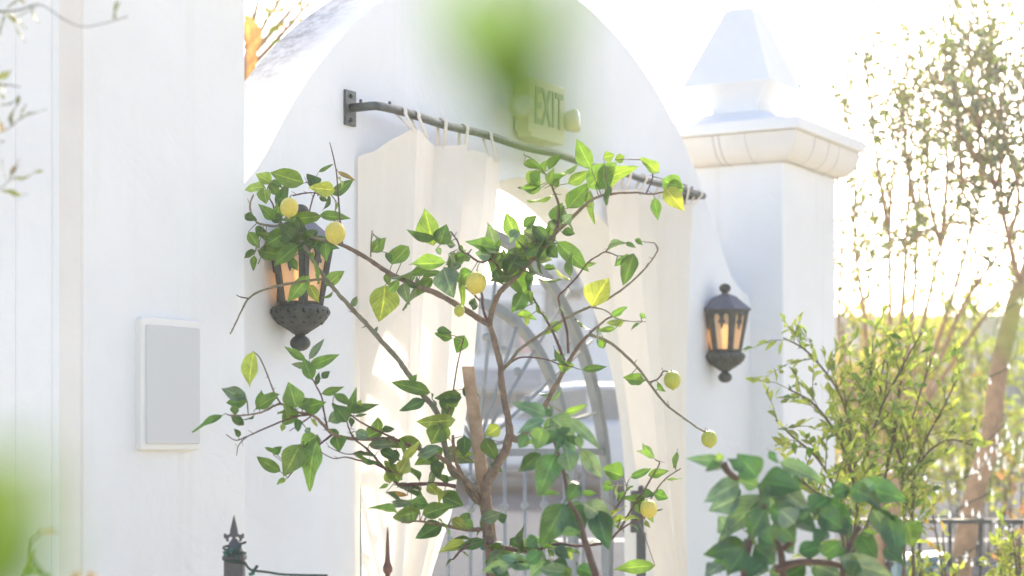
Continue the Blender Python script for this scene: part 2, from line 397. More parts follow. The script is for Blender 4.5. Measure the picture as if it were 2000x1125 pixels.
z1 = z0 + .159
b = MB(); b.sqloft([(.50, z1), (.536, z1 + .003), (.54, z1 + .008), (.54, z1 + .062), (.534, z1 + .068)], (0, 0)); b.build('cap_slab', 'pier', pr)
z2 = z1 + .068
b = MB(); b.sqloft([(.48, z2 - .002), (.19, z2 + .105), (.155, z2 + .118)], (0, 0)); b.build('cap_slope', 'pier', pr)
z3 = z2 + .112
prof = [(.142, z3)] + [(.138 + .115 * (i / 10) ** 2.3, z3 + .012 + .135 * (i / 10)) for i in range(11)]
b = MB(); b.sqloft(prof, (0, 0), 0, True)
zt = prof[-1][1]
b.sqloft([(.255, zt), (.268, zt + .004), (.262, zt + .016), (.086, zt + .44), (.076, zt + .458), (.05, zt + .470)], (0, 0))
b.build('finial', 'pier', pr, bevel=.004)

pl = pier(-.535 - .8, 'plain white pier face carrying the wall speaker')
b = MB(); b.box((-.4, -.4, 0), (.4, .4, EYE + 1.555)); b.build('shaft', 'wall', pl, bevel=.012)
for zz, nm in (((co, 'cornice'), 0),): pass
for ch in list(pr.children):
    if ch.name.split('.')[0] in ('cornice', 'cap_slab', 'cap_slope', 'finial'): copy_tree(ch, pl)
# corner board and flat boards on the near side of that pier
b = MB(); b.box((-.412, -.412, 0), (-.396, -.327, 3.1)); b.build('corner_board', 'cornice', pl, bevel=.004)
for y_ in (-.29, -.145):
    b = MB(); b.box((-.4025, y_, 0), (-.397, y_ + .004, 3.1)); b.build('joint', 'wall', pl)
# ------------------------------------------------------------------ speaker on the left pier
def wl(u, s): return W(u, s)
us = -.945
sp = thing('wall_speaker', 'white box loudspeaker with light grey grille mounted on the plain pier face', 'speaker', W(us, .19, EYE + .19), RZ)
def rrect(w, h, r, n=5, bow=0.):
    pts = []
    for cx, cz, a in ((w-r, h-r, 0), (-w+r, h-r, 90), (-w+r, -h+r, 180), (w-r, -h+r, 270)):
        for k in range(n + 1): 
            t = R(a + 90 * k / n); pts.append((cx + r * math.cos(t), cz + r * math.sin(t)))
    return pts
b = MB(); b.prism(rrect(.142, .205, .014), -.024, .004); b.build('housing', 'speaker', sp, bevel=.006)
b = MB(); b.prism([(x + .005, z - .002) for x, z in rrect(.129, .184, .006)], -.030, -.02); b.build('grille', 'grille', sp, bevel=.003)

# ------------------------------------------------------------------ lanterns
def lantern(label, loc):
    r = thing('wall_lantern', label, 'lantern', loc, RZ - R(30) + R(13), 'pierced metal wall lanterns beside the gateway')
    HX = R(0)
    b = MB()
    b.ball((0, 0, .028), .037, 0, 16, .78); b.lathe([(.016, .05), (.02, .058), (.018, .066)], 12); b.build('lower_finial', 'lampmetal', r)
    cup = [(.026, .060), (.038, .069), (.064, .085), (.090, .104), (.106, .126), (.109, .141), (.103, .154), (.083, .162)]
    b = MB(); b.lathe([(q * .97, z) for q, z in cup], 24, smooth=True)
    for k in range(12):                             # black inlays painting the shade inside scroll piercings
        a = 2 * math.pi * k / 12 + .1
        def on(da, t):
            i = min(int(t), len(cup) - 2); f = t - i
            q = cup[i][0] + (cup[i+1][0] - cup[i][0]) * f; z = cup[i][1] + (cup[i+1][1] - cup[i][1]) * f
            return Vector((q * .955 * math.cos(a + da), q * .955 * math.sin(a + da), z))
        b.tube([on(-.11, 5.3), on(-.13, 4.7), on(-.08, 4.35), on(-.04, 4.6)], [.0035, .0045, .004, .002], 6, 1)
        b.tube([on(.10, 5.1), on(.12, 4.8)], .0035, 6, 1)
        b.tube([on(.02, 3.4), on(.08, 3.6), on(.14, 3.3)], [.002, .0038, .002], 6, 1)
        b.tube([on(-.12, 2.9), on(-.05, 2.6), on(0, 2.75)], [.002, .0038, .002], 6, 1)
    b.build('openwork_cup', ['lampmetal', 'shade_inlay'], r)
    zb, zt_, rb, rt = .158, .375, .083, .124
    b = MB()
    ang = [HX + math.pi / 3 * k for k in range(6)]
    def corner(k, z, grow=0.): 
        q = rb + (rt - rb) * (z - zb) / (zt_ - zb) + grow
        return Vector((q * math.cos(ang[k % 6]), q * math.sin(ang[k % 6]), z))
    for k in range(6):
        A0, B0, A1, B1 = corner(k, zb), corner(k+1, zb), corner(k, zt_), corner(k+1, zt_)
        nrm = (B0 - A0).cross(A1 - A0).normalized() * .004
        def pt(u, v): return (A0 * (1-u) + B0 * u) * (1-v) + (A1 * (1-u) + B1 * u) * v
        def plate(q):
            V = [pt(u, v) + nrm for u, v in q] + [pt(u, v) - nrm for u, v in q]; m_ = len(q)
            b.add(V, [tuple(range(m_)), tuple(range(2*m_-1, m_-1, -1))] + [(i, m_+i, m_+(i+1) % m_, (i+1) % m_) for i in range(m_)])
        plate([(0, 0), (.2, 0), (.17, 1), (0, 1)]); plate([(.8, 0), (1, 0), (1, 1), (.83, 1)])
        plate([(.2, 0), (.8, 0), (.795, .07), (.205, .07)])
        # head of the pane: a trefoil hanging between two round lobes
        plate([(.17, 1), (.175, .78), (.20, .88), (.27, .915), (.36, .90), (.42, .84), (.40, .76), (.34, .735), (.35, .68), (.43, .70), (.455, .60), (.50, .54),
               (.545, .60), (.57, .70), (.65, .68), (.66, .735), (.60, .76), (.58, .84), (.64, .90), (.73, .915), (.80, .88), (.825, .78), (.83, 1)])
    b.lathe([(.128, .372), (.134, .376), (.134, .382), (.126, .384)], 6, phase=HX, smooth=False)
    b.build('cage', 'lampmetal', r)
    for k in range(6):
        p = MB(); g = -.004
        p.add([corner(k, zb + .004, g), corner(k+1, zb + .004, g), corner(k+1, zt_ - .004, g), corner(k, zt_ - .004, g)], [(0, 1, 2, 3)])
        p.build('pane', 'amber', r)
    b = MB(); b.lathe([(.140, .380), (.136, .386), (.058, .452), (.03, .462), (.02, .466)], 6, phase=HX, smooth=False); b.build('roof', 'lamproof', r)
    b = MB(); b.lathe([(.016, .458), (.02, .468), (.014, .474)], 12); b.ball((0, 0, .495), .031, 0, 16, .82); b.build('top_finial', 'lampmetal', r)
    b = MB(); b.ball((0, 0, .27), .022, 0, 12, 1.7); b.lathe([(.014, .16), (.014, .235)], 10); b.build('bulb', 'bulb', r)
    return r
LH = EYE + .335
lan = lantern('amber glass wall lantern half hidden by lemon branches', W(-.0727, .078, LH))
lan2 = copy_tree(lan); lan2.location = W(3.72, .078, LH - .006); lan2['label'] = 'amber glass wall lantern in plain view beside the pier with the finial'

# ------------------------------------------------------------------ curtain rod
RH = EYE + 1.265; RS = .125
rod = thing('curtain_rod', 'dark iron curtain rod bent to a wall plate across the arch', 'curtain rod', W(.345, 0, RH), RZ)
Lr = 3.01
b = MB(); path = [(0, -.012, 0), (0, -.10, 0), (.004, -.118, 0), (.02, -RS, 0)] + [(.02 + (Lr - .04) * i / 30, -RS + .0, .004 * math.sin(i)) for i in range(1, 31)] + [(Lr - .004, -.118, 0), (Lr, -.10, 0), (Lr, -.012, 0)]
b.tube(path, .0165, 12); b.build('rod', 'rodiron', rod)
for x in (0, Lr):
    b = MB(); b.box((x - .034, -.012, -.066), (x + .034, .001, .066)); pb = b.build('wall_plate', 'rodiron', rod, bevel=.002)
    for z in (-.045, .045):
        b = MB(); b.lathe([(.009, 0), (.009, .004), (.005, .008)], 8, (x, -.012, z), axis=(0, -1, 0)); b.build('bolt', 'iron', pb)
for x, y in ((.0, -.055), (.09, -RS), (Lr - .16, -RS)):
    b = MB(); b.lathe([(.005, .0), (.006, .018), (.004, .021)], 8, (x, y, .008)); b.build('set_screw', 'iron', rod)

# ------------------------------------------------------------------ curtains
def interp(tab, x):
    if x >= tab[0][0]: return tab[0][1]
    for (a, va), (c, vc) in zip(tab, tab[1:]):
        if x >= c: return vc + (va - vc) * (x - c) / (a - c)
    return tab[-1][1]
def curtain(name, label, left, right, prof, top, tabs, ph):
    r = thing(name, label, 'curtain', W(CU, 0, 0), RZ, 'canvas tab-top curtains hung across the gateway')
    b = MB(); nu, nz = 150, 70; V = []
    h0 = 1.19
    for j in range(nz + 1):
        for i in range(nu + 1):
            t = i / nu
            ht = interp(top, -t) if top else h0
            h = ht + (-1.56 - ht) * (j / nz)
            uL, uR = interp(left, h), interp(right, h)
            w = (j / nz)
            a_ = (len(prof) - 1) * t; m_ = min(int(a_), len(prof) - 2); f_ = a_ - m_
            f_ = f_ * (1 - w * .0); g_ = f_ * f_ * (3 - 2 * f_) * .55 + f_ * .45
            pu = prof[m_][0] + (prof[m_+1][0] - prof[m_][0]) * g_; ps = prof[m_][1] + (prof[m_+1][1] - prof[m_][1]) * g_
            tt = (pu - prof[0][0]) / (prof[-1][0] - prof[0][0])
            u = uL + (uR - uL) * tt + .010 * math.sin(7 * tt + 4 * w + ph) * w
            s = ps * (1 - .25 * w) + .02 * w * math.sin(4.3 * tt + 2.2 * w) + (.010 * math.sin(31 * tt + 2.5 * w + ph) + .004 * math.sin(57 * tt - 3 * w)) * min(1, .25 + 1.5 * w)
            s = max(s, .014)
            V.append((u - CU, -s, EYE + h))
    Fc = [(j*(nu+1)+i, (j+1)*(nu+1)+i, (j+1)*(nu+1)+i+1, j*(nu+1)+i+1) for j in range(nz) for i in range(nu)]
    b.add(V, Fc, 0, True); o = b.build('panel', 'cloth', r)
    # top hem as a doubled band
    hb = MB(); HV = []
    for j in (0, 1, 2):
        for i in range(nu + 1):
            x, y, z = V[(0 if j < 2 else 3) * (nu+1) + i]; HV.append((x, y - .0045, z + (.002 if j == 0 else -.001 if j == 1 else 0)))
    hb.add(HV, [(j*(nu+1)+i, (j+1)*(nu+1)+i, (j+1)*(nu+1)+i+1, j*(nu+1)+i+1) for j in range(2) for i in range(nu)], 0, True); hb.build('hem', 'cloth', o)
    for k, (u, du) in enumerate(tabs):
        # find the cloth top nearest that u
        i = min(range(nu + 1), key=lambda q: abs(V[q][0] + CU - u)); foot = Vector(V[i]) + Vector((0, 0, -.012))
        x = u - CU; hw = .0115; pts = []
        rodz = RH; rr_ = .0192
        pts.append((foot.x - .0, foot.y + .006, foot.z))
        for q in range(9):
            a = R(-20 + 220 * q / 8)
            pts.append((x + du * .5, -RS + rr_ * math.cos(a), rodz + rr_ * math.sin(a)))
        pts.append((foot.x + du, foot.y - .008, foot.z))
        tb = MB(); TV = []
        for m_, p in enumerate(pts):
            skew = -du if m_ < 2 else du
            TV += [(p[0] - hw + skew * .0, p[1], p[2]), (p[0] + hw, p[1], p[2])]
        tb.add(TV, [(2*m_, 2*m_+1, 2*m_+3, 2*m_+2) for m_ in range(len(pts) - 1)], 0, True)
        tb.build('tab', 'cloth', r, solid=.002)
    return r
curtain('curtain', 'cream canvas curtain with a drooping corner, drawn to the lantern side of the arch',
        [(1.2, .385), (-1.6, .385)],
        [(1.19, 1.225), (.94, 1.195), (.66, 1.085), (.35, 1.04), (-.26, .885), (-.5, .735), (-1.6, .55)], [(.385, .014), (.51, .195), (.78, .10), (.885, .19), (.99, .085), (1.09, .16), (1.22, .15)],
        [(0, 1.085), (-.05, 1.105), (-.09, 1.15), (-.14, 1.19), (-.20, 1.195), (-.33, 1.17), (-.5, 1.185), (-.62, 1.17), (-.75, 1.19), (-.87, 1.17), (-1, 1.165)],
        [(.53, -.03), (.60, .02), (.80, .02), (.965, .02), (1.15, .03)], .02)
curtain('curtain', 'narrow gathered white canvas curtain hanging between the arch and the plain lantern',
        [(1.2, 2.42), (.55, 2.54), (-.07, 2.71), (-.64, 2.93), (-1.6, 3.0)],
        [(1.2, 3.24), (.3, 3.18), (-.4, 3.2), (-1.6, 3.3)], [(2.42, .03), (2.48, .17), (2.62, .07), (2.69, .16), (2.84, .07), (2.92, .16), (3.06, .075), (3.14, .15), (3.24, .08)], None,
        [(2.37, .02), (2.45, .02), (2.62, .02), (2.84, .02), (3.1, .02), (3.28, -.01)], .1)

# ------------------------------------------------------------------ EXIT sign
sg = thing('exit_sign', 'cream emergency exit sign with two lamp heads above the curtain rod', 'exit sign', W(1.76, 0, EYE + 1.468), RZ)
b = MB(); b.prism(rrect(.164, .118, .012), -.078, -.012); b.build('housing', 'sign', sg, bevel=.006)
b = MB(); b.box((-.12, -.014, -.07), (.12, .002, .07)); b.build('mounting_plate', 'sign', sg)
b = MB(); b.box((-.150, -.084, -.137), (.150, -.02, -.116)); b.ball((0, -.06, -.138), .006, 0, 8); b.build('lower_tray', 'sign', sg, bevel=.004)
cu = bpy.data.curves.new('lettering', 'FONT'); cu.body = 'EXIT'; cu.size = .2; cu.extrude = .003; cu.align_x = 'CENTER'; cu.align_y = 'CENTER'
cu.offset = .0022; cu.space_character = 1.12; cu.materials.append(M['letter'])
ltc = bpy.data.objects.new('lettering_curve', cu); COL.objects.link(ltc); bpy.context.view_layer.update()
me_ = bpy.data.meshes.new_from_object(ltc.evaluated_get(bpy.context.evaluated_depsgraph_get())); bpy.data.objects.remove(ltc); me_.materials.clear(); me_.materials.append(M['letter'])
lt = bpy.data.objects.new('lettering', me_); COL.objects.link(lt); lt.parent = sg; lt.location = (.012, -.080, -.005); lt.rotation_euler = (R(90), 0, 0); lt.scale = (.58, 1.12, 1)
for sx_, dr in ((-.262, Vector((-.45, -.85, -.05))), (.19, Vector((.35, -.85, .12)))):
    dr = dr.normalized(); c = Vector((sx_, -.075, -.028)) + dr * .01
    b = MB(); b.lathe([(.012, -.035), (.036, -.02), (.046, .0), (.052, .03), (.052, .04)], 20, c, axis=dr)
    b.tube([c - dr * .03, Vector((sx_ * .85, -.05, -.03))], .012, 8); h_ = b.build('lamp_head', 'sign', sg)
    b = MB(); b.lathe([(.047, .039), (.044, .046), (.03, .052), (.01, .054)], 20, c, axis=dr); b.build('lens', 'lens', h_)

# ------------------------------------------------------------------ iron gate at the back of the opening
GS = .335
gt = thing('iron_gate', 'grey wrought iron arched gate with sunburst bars inside the archway', 'gate', W(CU + .015, -GS, 0), RZ)
def band(r, zc_, rw, th, zbot, name):
    b = MB(); pts = [(-r, zbot)] + [(-r * math.cos(math.pi * i / 40), zc_ + r * math.sin(math.pi * i / 40)) for i in range(41)] + [(r, zbot)]
    V = []
    for i, (x, z) in enumerate(pts):
        p, q = pts[max(i-1, 0)], pts[min(i+1, len(pts)-1)]
        nx, nz = -(q[1]-p[1]), q[0]-p[0]; l = math.hypot(nx, nz); nx, nz = nx/l*rw/2, nz/l*rw/2
        V += [(x+nx, -th/2, z+nz), (x-nx, -th/2, z-nz), (x-nx, th/2, z-nz), (x+nx, th/2, z+nz)]
    Fc = []
    for i in range(len(pts)-1):
        for k in range(4): Fc.append((4*i+k, 4*i+4+k, 4*i+4+(k+1) % 4, 4*i+(k+1) % 4))
    b.add(V, Fc); return b.build(name, 'gategrey', gt)
M['gategrey'] = mat('gate_paint', (.27, .305, .33), .75, 0, .2, 40, .2, 12, spec=.2)
band(1.305, EYE - .335, .048, .045, .06, 'outer_frame'); band(.93, EYE - .285, .042, .04, .06, 'inner_frame')
for a_, c_ in ((EYE - .05, EYE - .015), (.12, .17)):
    b = MB(); b.box((-1.28, -.014, a_), (1.28, .014, c_)); b.build('rail', 'gategrey', gt)
for x in (-1.04, -.84, -.63, -.44, -.25, -.06, .06, .25, .44, .63, .84, 1.04):
    b = MB(); b.tube([(x, 0, .16), (x, 0, EYE - .03)], .0085, 8); br = b.build('bar', 'gategrey', gt)
    k = MB(); k.ball((0, 0, 0), .021, 0, 10, .9); k.build('knuckle', 'gategrey', br, (x, 0, EYE - .285))
for k in range(10):
    a = R(9 + 18 * k); c, s_ = math.cos(a), math.sin(a)
    b = MB(); b.tube([(c * .05, 0, EYE - .02 + s_ * .05), (c * 1.27, 0, EYE - .02 - .3 * (s_ * .0) + s_ * (1.27 - .31 * s_ ** 2))], .0085, 8); ry = b.build('ray', 'gategrey', gt)
    q = MB(); q.ball((0, 0, 0), .021, 0, 10); q.build('knuckle', 'gategrey', ry, (c * .52, 0, EYE - .02 + s_ * .52))
b = MB(); b.ball((0, 0, EYE - .02), .06, 0, 14); b.build('hub', 'gategrey', gt)

b = MB(); p_ = P(1252, 1040, 9.3); b.box((-.022, -.02, 0), (.022, .02, p_.z)); b.box((-.05, -.03, p_.z), (.012, .03, p_.z + .20)); b.ball((0, 0, p_.z + .21), .016, 0, 8)
tag(b.build('latch_post', 'iron', loc=(p_.x, p_.y, 0), bevel=.003), 'short grey metal latch post standing beside the gathered curtain', 'post')

# ------------------------------------------------------------------ leaves
TONE = dict(d=(.052, .125, .034), m=(.092, .20, .040), l=(.155, .285, .062), y=(.26, .34, .075), g=(.12, .20, .135), b=(.21, .155, .06))  # g: greyish, sheen of glossy leaves put into the colour
CAM = Vector((0, 0, EYE))
def leaf(mb, base, tip, width, tone='m', twist=None, fold=None, curl=None, nr=8, face=None):
    base, tip = Vector(base), Vector(tip); ax = tip - base; ln = ax.length; ax.normalize()
    f = face if face is not None else (CAM - base).normalized() + Vector((rnd.uniform(-.5, .5), 0, rnd.uniform(-.1, .7)))
    f = Vector(f); f = (f - ax * f.dot(ax))
    f = f.normalized() if f.length > 1e-4 else ax.orthogonal().normalized()
    tw = rnd.uniform(-.36, .36) if twist is None else twist
    f = Matrix.Rotation(tw, 3, ax) @ f; side = ax.cross(f)
    fo = rnd.uniform(.15, .7) if fold is None else fold; cu_ = rnd.uniform(-.12, .42) if curl is None else curl
    wav, wp = rnd.uniform(.01, .085), rnd.uniform(0, 6)
    V, U = [], []
    for i in range(nr + 1):
        t = i / nr
        w = (math.sin(math.pi * t ** .80) ** .95 if 0 < t < 1 else 0.) * width * .5 * (1.14 - .35 * t) * (1 + .05 * math.sin(11 * t + wp))
        c = base + ax * (ln * t) - f * (cu_ * ln * t * t)
        for q in (-1, -.5, 0, .5, 1):
            lift = abs(q) * w * fo + wav * ln * math.sin(wp + 9 * t + q) * abs(q)
            V.append(c + side * (w * q) + f * lift); U.append((.5 + q * .5, t))
    c0 = TONE[tone] if isinstance(tone, str) else tone
    j = rnd.uniform(.78, 1.25); h = rnd.uniform(-.1, .12)
    col = (c0[0] * j * (1 + h), c0[1] * j, c0[2] * j * (1 - h))
    mb.add(V, [(5*i+k, 5*i+k+1, 5*i+k+6, 5*i+k+5) for i in range(nr) for k in range(4)], 0, True, U, col)
def smalleaf(mb, base, ax, ln, wd, tone, f=None):
    ax = ax.normalized(); f = f or Vector((rnd.uniform(-1, 1), rnd.uniform(-1, .6), rnd.uniform(-.2, 1)))
    f = f - ax * f.dot(ax); f = f.normalized() if f.length > 1e-4 else ax.orthogonal().normalized(); s = ax.cross(f)
    b_ = Vector(base); c0 = TONE[tone] if isinstance(tone, str) else tone; j = rnd.uniform(.7, 1.35); h = rnd.uniform(-.12, .12)
    m1 = b_ + ax * ln * .4; m2 = b_ + ax * ln * .78 - f * ln * .06; tp = b_ + ax * ln - f * ln * .14
    up = f * wd * .22
    V = [b_, m1 - s * wd * .5 + up, m1, m1 + s * wd * .5 + up, m2 - s * wd * .3 + up * .6, m2, m2 + s * wd * .3 + up * .6, tp]
    U = [(.5, 0), (0, .4), (.5, .4), (1, .4), (.1, .78), (.5, .78), (.9, .78), (.5, 1)]
    mb.add(V, [(0, 2, 1), (0, 3, 2), (1, 2, 5, 4), (2, 3, 6, 5), (4, 5, 7), (5, 6, 7)], 0, True, U, (c0[0]*j*(1+h), c0[1]*j, c0[2]*j))

class Z:                                            # enlarged-crop coordinates -> photo pixels
    def __init__(s, ox, oy, k): s.o, s.k = (ox, oy), k
    def __call__(s, x, y): return (s.o[0] + x * s.k, s.o[1] + y * s.k)
Z1, Z2, Z3, Z4, Z5, ZP = Z(380, 250, .4), Z(380, 650, .4224), Z(760, 250, .3556), Z(760, 650, .4222), Z(1150, 250, .4535), Z(0, 0, 1)

# ------------------------------------------------------------------ lemon tree
LT = 6.0
lem = thing('lemon_tree', 'spreading lemon tree with bare thin branches and yellow fruit before the archway', 'tree', (P(960, 1125, LT).x, LT, 0))
OFF = Vector(lem.location)
BR = []                                             # samples (x, y, Y) for attaching leaves
def branch(mb, z, pts, r0, r1, d0=0., d1=0., mi=0, spur=True, sides=8):
    px = [z(*p) for p in pts]; n_ = len(px); q = []
    for i, (x, y) in enumerate(px):
        t = i / max(n_ - 1, 1); q.append((x, y, LT + d0 + (d1 - d0) * t))
    q = smooth_path(q, 5); P3 = []; rad = []
    for i, (x, y, Y) in enumerate(q):
        t = i / (len(q) - 1); jit = (.6 * r0) * .35
        P3.append(P(x + rnd.uniform(-jit, jit) * .5, y + rnd.uniform(-jit, jit) * .5, Y) - OFF)
        rad.append((r0 + (r1 - r0) * t) * Y / F * (1 + rnd.uniform(-.08, .12)))
        BR.append((x, y, Y))
    mb.tube(P3, rad, sides, mi)
    if spur and r0 < 7:
        for i in range(2, len(P3) - 1, 4):
            if rnd.random() < .55:
                d = Vector((rnd.uniform(-1, 1), rnd.uniform(-.6, .6), rnd.uniform(-.5, 1))).normalized()
                l = rnd.uniform(.008, .028); mb.tube([P3[i], P3[i] + d * l], [rad[i] * .5, .0006], 5, mi)
tk = MB()
# trunk and leaders (0 bark, 1 cane, 2 twig)
tk.tube([P(962, 1125, LT) - OFF + Vector((0, 0, -1.27)), P(962, 1125, LT) - OFF], [.027, .0185], 12, 0)
branch(tk, ZP, [(962, 1130), (956, 1060), (950, 1000), (948, 960), (952, 935), (967, 915), (986, 882), (996, 850)], 11.5, 8, 0, -.03, 0, False, 12)
branch(tk, ZP, [(996, 852), (992, 815), (981, 757), (977, 713), (967, 671), (957, 636)], 7.5, 5.5, -.03, 0, 0, False, 10)
branch(tk, ZP, [(956, 634), (931, 619), (895, 597), (852, 573), (813, 559), (788, 547), (760, 533), (724, 509), (690, 488), (662, 477), (640, 470)], 6.5, 3.2, 0, .45, 0)
branch(tk, ZP, [(640, 470), (600, 462), (560, 445), (520, 440), (500, 432), (488, 405), (495, 380)], 3.2, 1.6, .45, .62, 1)
branch(tk, ZP, [(560, 445), (540, 425), (533, 400), (520, 375)], 2.2, 1.2, .55, .64, 2)
branch(tk, Z1, [(560, 410), (575, 350), (590, 290), (545, 265)], 1.6, 1.1, .56, .56, 2)
branch(tk, Z1, [(480, 330), (540, 318), (600, 320), (660, 362)], 1.6, .9, .56, .56, 2)
branch(tk, Z1, [(600, 330), (630, 310), (660, 320), (700, 370)], 1.3, .8, .56, .5, 2)
branch(tk, Z1, [(720, 570), (705, 380), (690, 200), (660, 70)], 2.2, .8, .4, .45, 2)
branch(tk, Z1, [(860, 630), (862, 560), (868, 500)], 1.5, 1.2, .25, .25, 1)
branch(tk, ZP, [(956, 630), (966, 591), (980, 566), (1004, 545), (1034, 513), (1052, 495), (1066, 478), (1087, 453), (1112, 431), (1137, 406), (1155, 391), (1180, 381), (1204, 378), (1240, 376), (1275, 379), (1305, 372)], 5.5, 1.4, 0, -.12, 0)
branch(tk, ZP, [(1087, 451), (1091, 421), (1091, 399), (1082, 374), (1073, 353), (1059, 332), (1041, 312), (1022, 302)], 3, 1, -.05, -.05, 2)
branch(tk, ZP, [(1262, 378), (1275, 345), (1268, 322), (1252, 312)], 1.5, 1, -.1, -.1, 2)
branch(tk, ZP, [(996, 852), (1012, 858), (1030, 840), (1056, 806), (1077, 768), (1098, 730), (1119, 692), (1140, 664), (1153, 650), (1166, 638), (1188, 622), (1214, 612)], 7, 1.4, -.03, -.1, 0)
branch(tk, ZP, [(1150, 653), (1180, 663), (1207, 681), (1245, 718), (1267, 747), (1300, 789), (1336, 817), (1366, 838), (1380, 845)], 3.4, 1.6, -.1, .1, 1)
branch(tk, ZP, [(1267, 747), (1285, 740), (1296, 725), (1308, 728)], 1.8, 1.2, 0, 0, 2)
branch(tk, ZP, [(980, 724), (1000, 702), (1013, 684), (1039, 665), (1069, 645), (1116, 616), (1151, 600), (1180, 588), (1218, 563), (1254, 531), (1275, 505), (1285, 486), (1278, 474)], 3.6, 1.2, 0, -.2, 1)
branch(tk, ZP, [(1102, 705), (1090, 672), (1076, 641), (1051, 598), (1041, 581), (1032, 559)], 3, 1.6, -.06, -.02, 2)
branch(tk, ZP, [(1110, 690), (1107, 645), (1094, 598), (1091, 579), (1101, 568), (1126, 542), (1148, 513), (1169, 499), (1183, 492), (1206, 500)], 2.4, 1.2, -.08, -.1, 2)
branch(tk, ZP, [(1183, 492), (1192, 478)], 1.2, .8, -.1, -.1, 2)
branch(tk, ZP, [(982, 722), (1010, 700), (1040, 698), (1070, 703), (1095, 712), (1120, 717)], 2, 1.2, 0, -.1, 2)
branch(tk, ZP, [(1151, 600), (1180, 605), (1205, 622), (1235, 628), (1262, 628)], 1.6, .8, -.12, -.15, 1)
branch(tk, ZP, [(952, 630), (943, 600), (942, 580), (938, 560)], 3, 2, 0, -.02, 2)
branch(tk, ZP, [(938, 588), (920, 570), (900, 555)], 1.8, 1.2, 0, 0, 2)
branch(tk, ZP, [(960, 505), (938, 512), (914, 497), (900, 488), (893, 470), (880, 452)], 2.4, 1.5, 0, .05, 2)
branch(tk, ZP, [(998, 549), (980, 530), (962, 508)], 2.4, 2.2, 0, 0, 2)
# long straight cane from the base of the fork up to the lantern
branch(tk, ZP, [(930, 958), (905, 935), (880, 915), (860, 830), (849, 798), (823, 768), (794, 726), (776, 700), (752, 674), (724, 642), (696, 612), (668, 582), (644, 554), (620, 522), (598, 486), (576, 454), (548, 438)], 6.5, 3, 0, .5, 1)
branch(tk, ZP, [(942, 985), (920, 968), (900, 925), (889, 895), (884, 850)], 5, 3, .02, -.05, 0)
branch(tk, ZP, [(652, 548), (622, 546), (590, 550), (545, 558), (505, 570), (486, 583), (475, 600), (456, 640), (450, 652)], 3, 1.4, .42, .25, 1)
branch(tk, ZP, [(486, 583), (470, 580), (462, 576)], 1.4, .8, .33, .3, 2)
branch(tk, ZP, [(862, 835), (880, 790), (893, 715), (905, 662)], 2, 1.2, .1, .1, 2)
# big lateral to the left
branch(tk, ZP, [(940, 975), (900, 930), (860, 893), (820, 877), (785, 865), (752, 857), (709, 858), (676, 855), (650, 848), (629, 827), (608, 810), (578, 804), (549, 789), (522, 800), (507, 806), (470, 812), (445, 810)], 5, 1.4, 0, -.35, 0)
branch(tk, ZP, [(608, 810), (585, 812), (561, 819), (519, 836), (481, 853), (460, 860), (442, 848)], 2.2, .8, -.22, -.35, 2)
branch(tk, ZP, [(481, 853), (466, 870), (462, 890)], 1.2, .6, -.33, -.33, 2)
branch(tk, ZP, [(650, 848), (633, 861), (608, 882), (583, 908), (562, 933)], 2.4, 1.2, -.15, -.15, 2)
branch(tk, ZP, [(640, 840), (632, 800), (629, 777), (616, 751), (608, 735)], 2, 1.2, -.15, -.1, 2)
branch(tk, ZP, [(549, 789), (536, 768), (523, 734), (508, 700), (494, 686)], 1.8, .9, -.28, -.3, 2)
branch(tk, ZP, [(890, 950), (853, 945), (802, 946), (777, 945), (752, 916), (718, 878), (692, 857), (680, 832), (676, 815)], 4, 1.2, 0, -.2, 2)
branch(tk, ZP, [(802, 870), (752, 848), (709, 827), (684, 810), (650, 787)], 2.4, 1.2, -.1, -.18, 2)
branch(tk, ZP, [(765, 922), (730, 905), (701, 899), (676, 893), (650, 895), (625, 882)], 2.2, .8, -.12, -.2, 2)
branch(tk, ZP, [(730, 905), (700, 888), (672, 886), (640, 872)], 1.6, .7, -.14, -.2, 2)
branch(tk, ZP, [(608, 812), (590, 826), (565, 842)], 1.5, .8, -.2, -.22, 2)
branch(tk, ZP, [(946, 1033), (908, 1034), (866, 1026), (820, 1018), (785, 1021)], 4.5, 1.2, 0, -.2, 0)
branch(tk, ZP, [(930, 1052), (905, 1070), (885, 1092)], 3.4, 2, -.02, -.15, 2)
branch(tk, ZP, [(950, 1060), (996, 1072), (1030, 1078), (1055, 1072), (1089, 1062), (1131, 1066), (1182, 1059), (1207, 1038), (1237, 988), (1258, 958), (1275, 929), (1288, 905), (1280, 898)], 4, 1.2, -.05, -.2, 2)
branch(tk, ZP, [(1207, 1038), (1235, 1020), (1262, 1010)], 2, 1.2, -.15, -.15, 2)
branch(tk, ZP, [(1185, 1015), (1208, 985), (1222, 962), (1224, 948)], 1.8, 1, -.15, -.15, 2)
branch(tk, ZP, [(1250, 1010), (1280, 960), (1300, 935), (1330, 915)], 1.6, 1, -.1, -.1, 2)
trunk = tk.build('trunk', ['bark', 'cane', 'twig'], lem)

